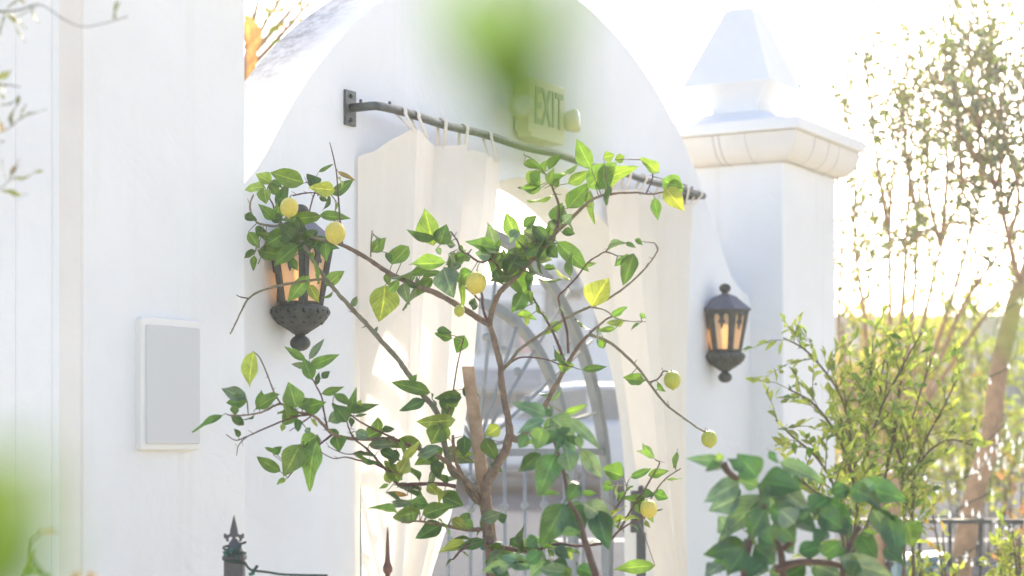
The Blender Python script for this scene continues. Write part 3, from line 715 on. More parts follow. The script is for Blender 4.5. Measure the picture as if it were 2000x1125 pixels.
LEAVES = [
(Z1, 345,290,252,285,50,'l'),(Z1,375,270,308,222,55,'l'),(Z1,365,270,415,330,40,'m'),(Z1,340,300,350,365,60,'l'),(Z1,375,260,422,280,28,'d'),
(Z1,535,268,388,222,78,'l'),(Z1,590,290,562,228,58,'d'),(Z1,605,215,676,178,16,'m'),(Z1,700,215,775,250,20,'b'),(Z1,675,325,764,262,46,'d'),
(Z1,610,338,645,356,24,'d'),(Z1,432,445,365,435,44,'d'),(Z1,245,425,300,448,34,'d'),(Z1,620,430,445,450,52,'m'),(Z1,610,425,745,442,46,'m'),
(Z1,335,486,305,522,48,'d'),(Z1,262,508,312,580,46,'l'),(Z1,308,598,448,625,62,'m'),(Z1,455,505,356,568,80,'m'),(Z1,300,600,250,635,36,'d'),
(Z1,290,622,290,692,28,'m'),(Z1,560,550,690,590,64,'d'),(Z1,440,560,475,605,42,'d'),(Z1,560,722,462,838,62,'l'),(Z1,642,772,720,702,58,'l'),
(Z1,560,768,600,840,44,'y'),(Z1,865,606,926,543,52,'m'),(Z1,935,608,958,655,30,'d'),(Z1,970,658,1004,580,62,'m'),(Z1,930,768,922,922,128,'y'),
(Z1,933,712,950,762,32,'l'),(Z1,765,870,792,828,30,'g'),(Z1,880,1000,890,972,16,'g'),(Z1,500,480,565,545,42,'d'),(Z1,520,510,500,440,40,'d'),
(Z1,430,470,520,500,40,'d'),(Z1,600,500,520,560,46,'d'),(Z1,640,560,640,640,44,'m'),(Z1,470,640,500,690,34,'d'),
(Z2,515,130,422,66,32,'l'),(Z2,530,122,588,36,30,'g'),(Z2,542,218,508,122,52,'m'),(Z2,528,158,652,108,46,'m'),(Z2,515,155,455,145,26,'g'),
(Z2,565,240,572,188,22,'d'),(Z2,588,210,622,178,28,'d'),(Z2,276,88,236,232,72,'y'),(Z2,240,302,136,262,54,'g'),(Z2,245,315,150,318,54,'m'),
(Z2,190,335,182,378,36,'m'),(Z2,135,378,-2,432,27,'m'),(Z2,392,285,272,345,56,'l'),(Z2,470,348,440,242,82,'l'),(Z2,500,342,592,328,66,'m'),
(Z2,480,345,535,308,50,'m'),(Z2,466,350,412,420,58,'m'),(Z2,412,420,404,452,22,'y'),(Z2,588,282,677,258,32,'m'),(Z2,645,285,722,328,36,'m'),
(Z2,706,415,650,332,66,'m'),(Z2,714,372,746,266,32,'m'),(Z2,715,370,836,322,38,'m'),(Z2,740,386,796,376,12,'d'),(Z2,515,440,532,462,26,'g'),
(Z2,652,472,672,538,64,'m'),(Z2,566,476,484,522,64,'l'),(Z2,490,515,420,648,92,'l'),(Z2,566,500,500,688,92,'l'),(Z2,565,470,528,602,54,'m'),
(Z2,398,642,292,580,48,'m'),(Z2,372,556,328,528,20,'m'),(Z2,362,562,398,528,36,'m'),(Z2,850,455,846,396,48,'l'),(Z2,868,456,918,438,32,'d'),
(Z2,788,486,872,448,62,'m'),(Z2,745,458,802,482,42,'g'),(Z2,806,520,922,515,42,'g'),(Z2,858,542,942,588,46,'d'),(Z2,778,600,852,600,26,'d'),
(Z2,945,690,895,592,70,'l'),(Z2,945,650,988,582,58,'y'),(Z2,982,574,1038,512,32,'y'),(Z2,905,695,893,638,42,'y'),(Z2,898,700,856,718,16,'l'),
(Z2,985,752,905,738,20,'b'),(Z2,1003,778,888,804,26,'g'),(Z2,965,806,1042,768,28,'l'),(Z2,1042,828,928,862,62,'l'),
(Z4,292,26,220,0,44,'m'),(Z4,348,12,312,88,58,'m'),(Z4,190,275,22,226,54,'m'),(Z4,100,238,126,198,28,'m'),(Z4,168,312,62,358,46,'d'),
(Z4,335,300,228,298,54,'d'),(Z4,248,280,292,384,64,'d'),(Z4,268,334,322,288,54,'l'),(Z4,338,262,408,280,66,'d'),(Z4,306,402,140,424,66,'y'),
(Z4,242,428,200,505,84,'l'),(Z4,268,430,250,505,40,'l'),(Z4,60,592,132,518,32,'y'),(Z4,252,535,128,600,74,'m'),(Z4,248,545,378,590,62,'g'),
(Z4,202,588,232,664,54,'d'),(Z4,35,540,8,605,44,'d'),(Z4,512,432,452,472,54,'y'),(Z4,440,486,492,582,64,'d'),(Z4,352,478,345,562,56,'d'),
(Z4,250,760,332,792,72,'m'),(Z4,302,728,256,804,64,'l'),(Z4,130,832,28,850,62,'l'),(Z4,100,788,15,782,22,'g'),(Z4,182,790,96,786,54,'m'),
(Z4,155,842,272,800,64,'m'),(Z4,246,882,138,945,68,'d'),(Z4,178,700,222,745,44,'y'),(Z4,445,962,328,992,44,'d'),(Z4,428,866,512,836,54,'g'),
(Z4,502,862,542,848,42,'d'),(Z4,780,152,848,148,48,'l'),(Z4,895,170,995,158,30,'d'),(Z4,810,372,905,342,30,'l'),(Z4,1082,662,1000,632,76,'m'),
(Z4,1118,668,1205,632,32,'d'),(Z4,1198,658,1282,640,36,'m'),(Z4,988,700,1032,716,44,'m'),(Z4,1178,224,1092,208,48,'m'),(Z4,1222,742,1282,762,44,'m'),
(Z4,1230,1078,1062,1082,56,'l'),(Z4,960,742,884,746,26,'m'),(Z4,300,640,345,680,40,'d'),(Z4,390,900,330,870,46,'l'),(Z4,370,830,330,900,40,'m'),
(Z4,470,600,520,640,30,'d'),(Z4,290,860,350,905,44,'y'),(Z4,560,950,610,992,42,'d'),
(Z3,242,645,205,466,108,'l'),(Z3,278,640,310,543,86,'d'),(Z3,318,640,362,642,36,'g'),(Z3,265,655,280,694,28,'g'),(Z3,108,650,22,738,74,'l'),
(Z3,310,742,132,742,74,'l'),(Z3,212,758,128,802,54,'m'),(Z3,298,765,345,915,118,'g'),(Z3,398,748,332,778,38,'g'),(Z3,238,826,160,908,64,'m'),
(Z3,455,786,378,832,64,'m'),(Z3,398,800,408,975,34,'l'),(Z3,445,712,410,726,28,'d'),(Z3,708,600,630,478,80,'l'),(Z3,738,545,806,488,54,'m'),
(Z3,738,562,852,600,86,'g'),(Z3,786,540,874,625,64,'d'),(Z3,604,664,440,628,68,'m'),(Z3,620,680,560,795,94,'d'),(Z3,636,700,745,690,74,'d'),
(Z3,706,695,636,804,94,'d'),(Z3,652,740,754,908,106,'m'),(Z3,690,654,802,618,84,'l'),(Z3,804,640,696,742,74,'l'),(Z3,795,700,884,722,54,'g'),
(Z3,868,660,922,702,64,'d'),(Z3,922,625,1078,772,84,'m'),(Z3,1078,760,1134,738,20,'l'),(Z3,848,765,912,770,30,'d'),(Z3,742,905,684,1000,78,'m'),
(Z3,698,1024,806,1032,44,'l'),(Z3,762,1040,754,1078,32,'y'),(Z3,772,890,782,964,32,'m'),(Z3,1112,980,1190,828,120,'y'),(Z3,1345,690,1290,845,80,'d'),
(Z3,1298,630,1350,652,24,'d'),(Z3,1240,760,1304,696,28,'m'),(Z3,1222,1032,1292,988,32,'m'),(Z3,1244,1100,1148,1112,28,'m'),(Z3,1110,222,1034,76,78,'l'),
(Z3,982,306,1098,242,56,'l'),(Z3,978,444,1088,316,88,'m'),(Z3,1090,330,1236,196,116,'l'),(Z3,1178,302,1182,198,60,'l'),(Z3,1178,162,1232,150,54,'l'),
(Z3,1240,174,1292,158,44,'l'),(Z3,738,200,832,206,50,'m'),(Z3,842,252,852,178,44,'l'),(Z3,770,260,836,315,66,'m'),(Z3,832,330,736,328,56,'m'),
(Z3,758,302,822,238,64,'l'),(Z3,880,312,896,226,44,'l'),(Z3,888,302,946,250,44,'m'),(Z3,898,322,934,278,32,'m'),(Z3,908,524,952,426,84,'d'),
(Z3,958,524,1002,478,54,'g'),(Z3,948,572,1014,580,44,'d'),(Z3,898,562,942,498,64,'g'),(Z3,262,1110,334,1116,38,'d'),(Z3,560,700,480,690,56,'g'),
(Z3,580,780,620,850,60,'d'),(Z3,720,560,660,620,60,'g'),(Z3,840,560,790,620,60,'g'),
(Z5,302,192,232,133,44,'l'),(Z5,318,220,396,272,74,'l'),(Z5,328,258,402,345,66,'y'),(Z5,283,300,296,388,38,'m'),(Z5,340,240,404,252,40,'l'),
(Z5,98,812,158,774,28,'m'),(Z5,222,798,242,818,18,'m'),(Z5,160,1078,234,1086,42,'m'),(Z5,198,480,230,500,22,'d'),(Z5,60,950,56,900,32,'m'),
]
lf = MB()
def near(x, y):
    return min(BR, key=lambda q: (q[0]-x)**2 + (q[1]-y)**2)
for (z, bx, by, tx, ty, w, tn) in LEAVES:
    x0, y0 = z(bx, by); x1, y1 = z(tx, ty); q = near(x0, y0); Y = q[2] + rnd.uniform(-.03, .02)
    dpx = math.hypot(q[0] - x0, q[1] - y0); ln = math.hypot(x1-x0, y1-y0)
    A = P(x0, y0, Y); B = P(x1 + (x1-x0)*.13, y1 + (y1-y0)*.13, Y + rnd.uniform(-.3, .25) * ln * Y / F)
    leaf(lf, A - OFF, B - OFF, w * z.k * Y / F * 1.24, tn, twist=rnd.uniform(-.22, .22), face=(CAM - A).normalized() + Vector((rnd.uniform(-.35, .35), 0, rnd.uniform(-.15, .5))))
    if dpx > 1.5:
        q3 = P(*q); mid = (q3 + A) * .5 + Vector((0, 0, rnd.uniform(-.003, .005)))
        lf.tube([q3 - OFF, mid - OFF, A - OFF], [.0018, .0015, .0012], 5, 1)
r2 = random.Random(21)                              # fill-in leaves along the twigs of the middle and lower crown
cand = [q for q in BR if 640 < q[0] < 1300 and 300 < q[1] < 1125] + [q for q in BR if q[1] > 780] * 2
for i in range(115):
    q = r2.choice(cand); ln = r2.uniform(18, 52); a = r2.uniform(0, 2 * math.pi); Y = q[2] + r2.uniform(-.05, .05)
    if 1000 < q[0] < 1260 and q[1] < 700 and r2.random() < .6: continue
    if 900 < q[0] < 1010 and 640 < q[1] < 1030: continue
    x0, y0 = q[0] + 5 * math.cos(a), q[1] + 5 * math.sin(a); x1, y1 = x0 + ln * math.cos(a), y0 + ln * math.sin(a) * .8
    A = P(x0, y0, Y); B = P(x1, y1, Y + r2.uniform(-.5, .3) * ln * Y / F)
    leaf(lf, A - OFF, B - OFF, ln * r2.uniform(.38, .62) * Y / F, r2.choice('dmmlgdy'), twist=r2.uniform(-.9, .9))
    lf.tube([P(*q) - OFF, A - OFF], [.0016, .0012], 5, 1)
for (cx_, cy_, sx_, sy_, n_) in ((1010, 500, 60, 55, 26), (840, 890, 70, 70, 9), (560, 455, 60, 60, 14), (1130, 360, 60, 40, 8), (850, 500, 50, 40, 8), (820, 980, 60, 40, 6), (1000, 1060, 90, 40, 14)):
    for i in range(n_):                             # denser tufts
        x0, y0 = r2.gauss(cx_, sx_ * .6), r2.gauss(cy_, sy_ * .6); q = near(x0, y0)
        x0, y0 = q[0] + (x0 - q[0]) * .5, q[1] + (y0 - q[1]) * .5; a = r2.uniform(0, 6.28); ln = r2.uniform(36, 74); Y = q[2] + r2.uniform(-.05, .08)
        if 890 < x0 < 1010 and 640 < y0 < 1020: continue
        if cx_ == 560: x0 = max(x0, 520)
        A = P(x0, y0, Y); B = P(x0 + ln * math.cos(a), y0 + ln * math.sin(a), Y + r2.uniform(-.6, .5) * ln * Y / F)
        leaf(lf, A - OFF, B - OFF, ln * r2.uniform(.42, .62) * Y / F, r2.choice('ddmmlg'), twist=r2.uniform(-.6, .6))
        lf.tube([P(*q) - OFF, A - OFF], [.0016, .0012], 5, 1)
lf.build('foliage', ['leaf', 'cane'], lem)
def lemon(x, y, rpx, Y, m, tilt):
    r = rpx * Y / F; b = MB()
    prof = [(.02, -1.16), (.10, -1.12), (.17, -1.02)] + [(math.sin(math.pi * t) ** .9 * .97, -math.cos(math.pi * t)) for t in [.12 + .78 * i / 12 for i in range(13)]] + [(.1, 1.03)]
    prof = [(a * r, c * r * 1.02) for a, c in prof]
    b.lathe(prof, 20, (0, 0, 0), axis=tilt); b.tube([Vector(tilt).normalized() * r, Vector(tilt).normalized() * r * 1.12], [.004, .0025], 6, 1)
    o = b.build('lemon', [m, 'cane'], lem, P(x, y, Y) - OFF)
    q = near(x, y - rpx); A, B = P(*q) - OFF, P(x, y - rpx * .95, Y) - OFF
    st = MB(); st.tube([A, (A + B) * .5 + Vector((0, 0, .006)), B], [.002, .0018, .0016], 5); st.build('fruit_stalk', 'cane', lem)
lemon(565, 405, 18.5, 6.42, 'lemon', (.1, -.2, 1)); lemon(655, 455, 21, 6.30, 'lemon', (-.05, -.1, 1)); lemon(930, 552, 21, 5.95, 'lemon', (.15, -.1, 1))
lemon(1313, 742, 17.5, 6.0, 'greenlemon', (-.1, -.1, 1)); lemon(1385, 857, 16.5, 6.1, 'greenlemon', (-.15, 0, 1)); lemon(1267, 994, 17.5, 5.82, 'lemon', (-.2, -.1, 1))
lemon(897, 607, 11, 5.95, 'greenlemon', (.1, 0, 1))

stk = thing('plant_stake', 'weathered square wooden stake tied against the lemon trunk', 'stake', (P(967, 1125, 6.05).x, 6.05, 0))
b = MB(); A, B = P(914, 716, 6.07), P(967, 1125, 6.06); d = (B - A); C_ = A + d * (A.z / (A.z - B.z)); o_ = Vector(stk.location); V = []
for p in (C_, C_ + (A - C_) * .33, C_ + (A - C_) * .66, A):
    w_ = .0195; q = p - o_
    V += [q + Vector((-w_, -w_ * .6, 0)), q + Vector((w_, -w_ * .7, 0)), q + Vector((w_, w_, 0)), q + Vector((-w_, w_, 0))]
b.add(V, [(4*i+k, 4*i+(k+1) % 4, 4*i+4+(k+1) % 4, 4*i+4+k) for i in range(3) for k in range(4)] + [(12, 13, 14, 15), (3, 2, 1, 0)]); b.build('post', 'stake', stk, bevel=.003)
b = MB(); c = P(960, 1066, 6.02) - o_; b.lathe([(.033, -.012), (.035, -.010), (.035, .010), (.033, .012)], 14, c); b.build('tie', 'tape', stk)

# ------------------------------------------------------------------ glossy broad-leaved plants nearer the camera
def gplant(name, label, Y0, stems, leaves, base_px, zz, mb_mat='glossleaf'):
    r = thing(name, label, 'shrub', (P(base_px[0], base_px[1], Y0).x, Y0, 0)); of = Vector(r.location); st = MB()
    for pts, r0, r1 in stems:
        q = smooth_path([(*zz(*p[:2]), Y0 + (p[2] if len(p) > 2 else 0)) for p in pts], 5)
        st.tube([P(*p) - of for p in q], [(r0 + (r1 - r0) * i / (len(q) - 1)) * Y0 / F for i in range(len(q))], 8)
    bp_ = P(base_px[0], base_px[1], Y0) - of
    st.tube([(0, 0, 0), (bp_.x * .5, .02, bp_.z * .6), bp_], [.016, .013, .01], 8)
    st.build('stem', 'stemred', r)
    g = MB()
    for (bx, by, tx, ty, w, tn) in leaves:
        x0, y0 = zz(bx, by); x1, y1 = zz(tx, ty); Y = Y0 + rnd.uniform(-.12, .12); ln = math.hypot(x1-x0, y1-y0)
        A = P(x0, y0, Y); B = P(x1, y1, Y + rnd.uniform(-.5, .2) * ln * Y / F)
        leaf(g, A - of, B - of, w * zz.k * Y / F * 1.2, tn, fold=rnd.uniform(.1, .45), curl=rnd.uniform(0, .35), nr=9,
             face=(CAM - A).normalized() + Vector((rnd.uniform(-.4, .4), 0, rnd.uniform(.1, .9))))
    for i in range(len(leaves)):                    # smaller leaves between the big ones
        bx, by, tx, ty, w, tn = rnd.choice(leaves); a = rnd.uniform(0, 6.28); ln = rnd.uniform(.35, .7) * math.hypot(tx-bx, ty-by)
        x0, y0 = zz(bx, by); Y = Y0 + rnd.uniform(-.1, .2); A = P(x0, y0, Y); B = P(x0 + ln * zz.k * math.cos(a), y0 + ln * zz.k * math.sin(a), Y + rnd.uniform(-.5, .5) * ln * zz.k * Y / F)
        leaf(g, A - of, B - of, ln * zz.k * rnd.uniform(.4, .6) * Y / F, rnd.choice('veemd'), twist=rnd.uniform(-.8, .8))
    g.build('foliage', mb_mat, r)
    return r
M['stemred'] = mat('young_stem', (.11, .065, .05), .7, 0, .4, 100, .4, 30)
TONE.update(p=(.11, .21, .11), v=(.022, .085, .024), e=(.045, .135, .04))  # p: pale sheen of glossy leaves put into the colour
gplant('broadleaf_shrub', 'tall glossy broad-leaved shoot in front of the lemon trunk', 5.0,
       [([(960, 1130), (930, 1040), (905, 960), (900, 930)], 8, 5), ([(905, 960), (880, 860), (835, 780), (815, 680), (790, 580), (745, 450)], 5, 3)],
       [(725,385,575,306,66,'p'),(722,402,586,444,54,'p'),(740,388,730,495,34,'l'),(748,388,864,492,104,'p'),(826,394,990,524,50,'p'),(712,440,678,545,76,'l'),
        (868,478,894,534,44,'l'),(788,515,885,566,76,'p'),(818,540,842,648,86,'p'),(888,540,990,676,66,'g'),(772,560,684,740,108,'e'),(702,558,596,648,66,'v'),
        (642,470,596,536,54,'e'),(690,738,788,740,26,'m'),(812,788,706,988,118,'e'),(828,788,894,938,118,'v'),(898,788,1058,892,96,'g'),(958,818,1014,998,96,'v'),
        (796,932,894,918,48,'l'),(655,1085,506,1026,64,'p'),(508,1036,665,1084,60,'e'),(640,1064,706,1006,64,'e'),(562,1070,424,1104,54,'p'),(832,1082,716,1046,64,'v'),
        (832,1112,686,1090,64,'p'),(868,1090,965,1116,64,'e'),(682,950,626,985,54,'e'),(722,1060,636,1130,64,'p'),(760,1000,840,1040,60,'v'),(540,1120,470,1090,50,'e'),
        (880,700,820,780,60,'e'),(790,470,840,430,40,'v'),(760,450,720,520,60,'v')], (1160, 1128), Z4)
Z6 = Z(1300, 720, .36)
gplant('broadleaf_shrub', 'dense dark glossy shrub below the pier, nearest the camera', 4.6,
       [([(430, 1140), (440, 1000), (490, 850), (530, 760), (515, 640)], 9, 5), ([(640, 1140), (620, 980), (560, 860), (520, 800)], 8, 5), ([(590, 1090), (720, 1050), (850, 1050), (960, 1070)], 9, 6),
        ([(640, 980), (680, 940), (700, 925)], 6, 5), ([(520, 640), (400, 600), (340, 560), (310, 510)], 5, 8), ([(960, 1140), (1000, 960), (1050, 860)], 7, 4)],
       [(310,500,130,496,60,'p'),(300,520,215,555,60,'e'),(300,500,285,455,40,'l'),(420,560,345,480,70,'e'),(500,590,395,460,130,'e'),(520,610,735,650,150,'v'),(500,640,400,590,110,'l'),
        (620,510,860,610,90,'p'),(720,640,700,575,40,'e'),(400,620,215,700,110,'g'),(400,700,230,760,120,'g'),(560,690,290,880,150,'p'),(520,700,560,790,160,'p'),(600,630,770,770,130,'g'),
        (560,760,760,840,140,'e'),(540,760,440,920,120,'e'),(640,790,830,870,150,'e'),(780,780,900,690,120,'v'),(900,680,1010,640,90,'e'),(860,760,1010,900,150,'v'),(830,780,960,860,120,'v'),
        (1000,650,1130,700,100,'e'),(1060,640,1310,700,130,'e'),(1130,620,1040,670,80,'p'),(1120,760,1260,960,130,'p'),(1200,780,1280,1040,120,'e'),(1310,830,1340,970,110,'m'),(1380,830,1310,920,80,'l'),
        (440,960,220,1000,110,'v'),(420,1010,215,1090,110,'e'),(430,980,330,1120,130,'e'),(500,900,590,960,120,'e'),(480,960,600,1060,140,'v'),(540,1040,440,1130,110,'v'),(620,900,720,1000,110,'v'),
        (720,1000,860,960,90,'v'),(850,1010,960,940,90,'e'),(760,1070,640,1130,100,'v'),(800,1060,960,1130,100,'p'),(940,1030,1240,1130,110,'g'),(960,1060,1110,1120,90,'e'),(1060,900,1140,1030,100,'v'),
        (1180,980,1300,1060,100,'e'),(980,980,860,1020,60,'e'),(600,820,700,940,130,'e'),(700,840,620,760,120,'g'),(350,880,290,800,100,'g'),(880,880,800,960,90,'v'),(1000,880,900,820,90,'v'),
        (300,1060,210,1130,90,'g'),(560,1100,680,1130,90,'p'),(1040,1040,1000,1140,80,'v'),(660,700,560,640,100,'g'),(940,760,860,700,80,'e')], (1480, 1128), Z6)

# ------------------------------------------------------------------ procedural small-leaved shrubs and trees
def grow(st, lv, pts, r0, r1, twl, step, ll, lw, lstep, tones, start=.2, up=.4, spread=1., of=Vector((0, 0, 0)), twr=.004):
    path = [Vector(p) for p in smooth_path(pts, 6)]
    n_ = len(path); rad = [r0 + (r1 - r0) * i / (n_ - 1) for i in range(n_)]
    st.tube([p - of for p in path], rad, 7)
    acc = 0.; total = sum((path[i+1] - path[i]).length for i in range(n_ - 1)); run = 0.
    for i in range(n_ - 1):
        seg = path[i+1] - path[i]; l = seg.length; k = 0.
        while acc < l - k:
            k += acc; acc = step * rnd.uniform(.6, 1.4); t = (run + k) / total
            if t < start: continue
            p = path[i] + seg * (k / l)
            d = (seg.normalized() * .55 + Vector((rnd.gauss(0, 1), rnd.gauss(0, 1), rnd.gauss(up, .6))) * .7 * spread).normalized()
            ln = twl * rnd.uniform(.4, 1.15) * (1.15 - .45 * t)
            tip = p + d * ln + Vector((0, 0, -.1 * ln)); mid = p + d * ln * .5 + Vector((0, 0, .05 * ln))
            st.tube([p - of, mid - of, tip - of], [min(rad[i] * .5, twr), twr * .55, twr * .25], 4, cap=False)
            q = 0.; m_ = max(2, int(ln / lstep))
            for j in range(m_):
                f = (j + rnd.uniform(.3, 1)) / m_; c = (p.lerp(mid, f * 2) if f < .5 else mid.lerp(tip, f * 2 - 1))
                a = (d + Vector((rnd.gauss(0, .6), rnd.gauss(0, .6), rnd.gauss(.1, .6)))).normalized()
                smalleaf(lv, c - of, a, ll * rnd.uniform(.6, 1.2), lw * rnd.uniform(.7, 1.2), rnd.choice(tones))
            smalleaf(lv, tip - of, d, ll * rnd.uniform(.7, 1.1), lw, rnd.choice(tones))
        acc -= (l - k); run += l
def px(pts, z=ZP): return [P(*z(p[0], p[1]), p[2]) for p in pts]

TONE.update(s=(.30, .40, .11), t=(.23, .32, .10), o=(.50, .36, .12), w=(.40, .48, .14))
sh = thing('small_leaved_shrub', 'airy light green shrub of small backlit leaves against the finial pier', 'shrub', (P(1660, 1125, 9.0).x, 9.0, 0)); of = Vector(sh.location)
st, lv = MB(), MB(); tn = ['s', 's', 'w', 's', 't', 'w', 'y', 'm']
for pts in ([(1665,1125,9),(1672,960,9),(1662,860,9),(1640,770,8.9),(1580,690,8.8),(1530,660,8.7)],
            [(1668,1100,9),(1676,980,9),(1690,880,9.1),(1700,760,9.1),(1705,660,9.1)],
            [(1664,1110,9),(1640,980,8.9),(1600,900,8.8),(1545,850,8.7),(1515,820,8.7)],
            [(1662,1115,9),(1630,1000,8.8),(1590,960,8.6),(1550,930,8.5)],
            [(1672,960,9),(1640,860,8.8),(1590,790,8.7),(1540,760,8.6)],
            [(1668,1080,9),(1720,960,9.2),(1745,850,9.2),(1760,740,9.2),(1770,670,9.2)],
            [(1765,1125,9.2),(1766,1000,9.2),(1764,900,9.2),(1790,790,9.3),(1820,700,9.3)],
            [(1785,1125,9.2),(1782,980,9.2),(1800,880,9.3),(1840,800,9.3),(1870,740,9.3)],
            [(1765,1000,9.2),(1800,900,9.3),(1850,860,9.4),(1900,870,9.4)],
            [(1764,920,9.2),(1740,830,9.2),(1720,760,9.2),(1730,690,9.2)],
            [(1690,900,9),(1720,800,9),(1760,720,9),(1800,650,9)]):
    grow(st, lv, px(pts), .009, .0035, .28, .047, .066, .027, .024, tn, .12, .5, 1., of)
for x in (1665, 1668, 1765, 1785):
    p = P(x, 1120, 9.1) - of; st.tube([(p.x * .6, 0, 0), p], [.014, .011], 7)
st.build('stem', 'stem', sh); lv.build('foliage', 'backleaf', sh)

TONE.update(h=(.21, .25, .15), i=(.18, .22, .17), j=(.29, .30, .12))
ot = thing('multi_stem_tree', 'tall fine-leaved tree of many thin upright stems behind the finial pier', 'tree', (P(1745, 1125, 13).x, 13, gz(13)))
of = Vector(ot.location); st, lv = MB(), MB(); tn = ['h', 'i', 'j', 'h', 't']
base = P(1745, 1010, 13)
stems = [[(1705,900),(1690,640),(1670,480),(1672,330),(1690,230)],[(1728,880),(1738,620),(1737,460),(1745,330),(1760,200),(1740,90)],
         [(1740,860),(1780,640),(1793,430),(1800,300),(1830,150)],[(1750,880),(1806,620),(1838,480),(1880,370),(1900,250),(1890,60)],
         [(1760,870),(1840,640),(1886,490),(1918,360),(1935,240),(1930,20)],[(1775,860),(1870,620),(1940,510),(1990,450),(2030,380)],
         [(1710,900),(1645,690),(1640,560),(1655,420),(1665,360)],[(1745,860),(1765,560),(1772,420),(1780,260),(1790,130)],
         [(1760,860),(1900,650),(1960,580),(2040,520)],[(1737,460),(1715,330),(1700,200),(1690,120)],[(1672,330),(1655,250),(1640,170)],[(1793,430),(1770,300),(1765,180),(1780,80)],[(1838,480),(1850,330),(1840,200),(1850,60)],[(1838,480),(1810,360),(1815,250),(1800,170)],[(1880,370),(1870,240),(1860,120),(1875,10)],[(1918,360),(1910,220),(1920,100)]]
st.tube([Vector((0, 0, -.1)), P(1748, 1010, 13) - of, P(1742, 880, 13) - of], [.075, .06, .045], 9)
st.tube([Vector((-.1, 0, -.1)), P(1714, 1000, 13) - of, P(1712, 880, 13) - of], [.06, .05, .035], 9)
for k, s_ in enumerate(stems):
    dy = rnd.uniform(-.5, .6)
    grow(st, lv, [P(x, y, 13 + dy * min(1, i / 2)) for i, (x, y) in enumerate(s_)], .017, .005, .62, .066, .066, .027, .034, tn, .40, .7, 1., of, .005)
tr_ = st.build('trunk', 'farbark', ot); lv.build('crown', 'farleaf', ot)

lt_ = thing('leaning_tree', 'olive-like tree with one leaning orange-lit trunk wound with lights beyond the railing', 'tree', (P(1868, 1180, 12).x, 12, gz(12)))
of = Vector(lt_.location); st, lv = MB(), MB()
tr = px([(1868,1180,12),(1885,1060,12),(1905,960,12),(1935,850,12),(1948,740,12),(1975,620,12),(1994,555,12)])
sp_ = smooth_path(tr, 5); st.tube([Vector(p) - of for p in sp_] , [.075 - .028 * i / len(sp_) for i in range(len(sp_))], 10)
st.tube([(.0, 0, -.1), Vector(sp_[0]) - of], [.085, .075], 10)
for s_, r0 in (([(1994,560,12),(1982,520,12),(1970,465,12),(1945,370,12.1),(1915,250,12.2),(1880,120,12.3)],.03),([(1994,560,12),(2010,480,12),(2030,400,12),(2000,280,12),(1985,150,12)],.035),
               ([(1970,465,12),(1990,380,11.9),(1960,260,11.8),(1950,120,11.8)],.022),([(2010,480,12),(2040,420,11.7),(2050,300,11.5)],.02),([(1945,370,12.1),(1900,300,12),(1850,230,11.9),(1800,190,11.9)],.018),
               ([(1960,420,12),(1990,330,12.3),(2010,220,12.4),(1990,60,12.5)],.02),([(1915,250,12.2),(1930,150,12),(1940,40,11.8)],.015),([(1945,370,12),(1900,360,11.7),(1850,330,11.5)],.014),([(1945,370,12),(1880,270,12.2),(1810,240,12.4),(1750,260,12.5)],.014),([(1915,250,12.2),(1860,180,12),(1790,120,11.9)],.013),
               ([(1960,420,12),(1955,300,12.4),(1975,180,12.6),(2000,90,12.6)],.014),([(1945,370,12.1),(1960,250,11.7),(1900,160,11.5),(1895,20,11.4)],.014),([(1970,465,12),(1900,440,11.8),(1830,440,11.7),(1780,470,11.6)],.012)):
    grow(st, lv, px(s_), r0 * .7, .005, .60, .052, .062, .025, .026, ['h', 'i', 'i', 'h', 't'], .22, .4, 1., of, .0055)
st.build('trunk', 'farbark', lt_); lv.build('crown', 'farleaf', lt_)

# lower hedge masses and a small bush in front of the railing
def bush(name, label, Yc, cx, y_top, w_px, seeds, ll, tones, base_y=1125, spread=.35, m='backleaf', cat='shrub', group=None, dens=.05):
    r = thing(name, label, cat, (P(cx, 1000, Yc).x, Yc, gz(Yc)), 0, group); of_ = Vector(r.location); s1, l1 = MB(), MB()
    for k in range(seeds):
        t = (k + .5) / seeds; x = cx + (t - .5) * w_px
        top = P(x + rnd.uniform(-.06, .06) * w_px, y_top + rnd.uniform(0, 1) * (base_y - y_top) * .35 + abs(t - .5) * (base_y - y_top) * .5, Yc + rnd.uniform(-spread, spread))
        b0 = P(cx + (t - .5) * w_px * .3, 1000, Yc); b0.z = gz(Yc)
        mid = b0.lerp(top, .55) + Vector((rnd.uniform(-.1, .1), rnd.uniform(-.2, .2), 0))
        grow(s1, l1, [b0, mid, top], .012, .004, spread * 1.1, dens, ll, ll * .42, ll * .45, tones, .2, .3, 1.1, of_)
    s1.build('stem', 'stem', r); l1.build('foliage', m, r); return r
bush('yellowish_bush', 'small yellow-green bush in front of the black railing', 9.8, 1985, 1030, 90, 6, .065, ['y', 'w', 's', 'w'], 1160, .2)
bush('sprig_bush', 'slim yellowish sprig standing against the bright road', 10.2, 1832, 965, 30, 2, .07, ['y', 'w', 'o'], 1125, .10, dens=.12)
bush('low_bush', 'low light green bush at the foot of the black railing', 10.0, 1800, 1075, 130, 5, .06, ['w', 's', 't', 'y'], 1200, .25)
TONE.update(k=(.40, .34, .17), r=(.46, .22, .14))
bush('hedge_bush', 'olive-tan bush behind the many-stemmed tree', 19, 1710, 575, 260, 12, .13, ['k', 'k', 'j', 'w'], 900, .8, 'backleaf', dens=.12)
bush('hedge_bush', 'pale green bush behind the leaning trunk', 19.5, 1910, 560, 260, 12, .13, ['w', 'j', 's', 'w'], 900, .8, 'backleaf', dens=.12)
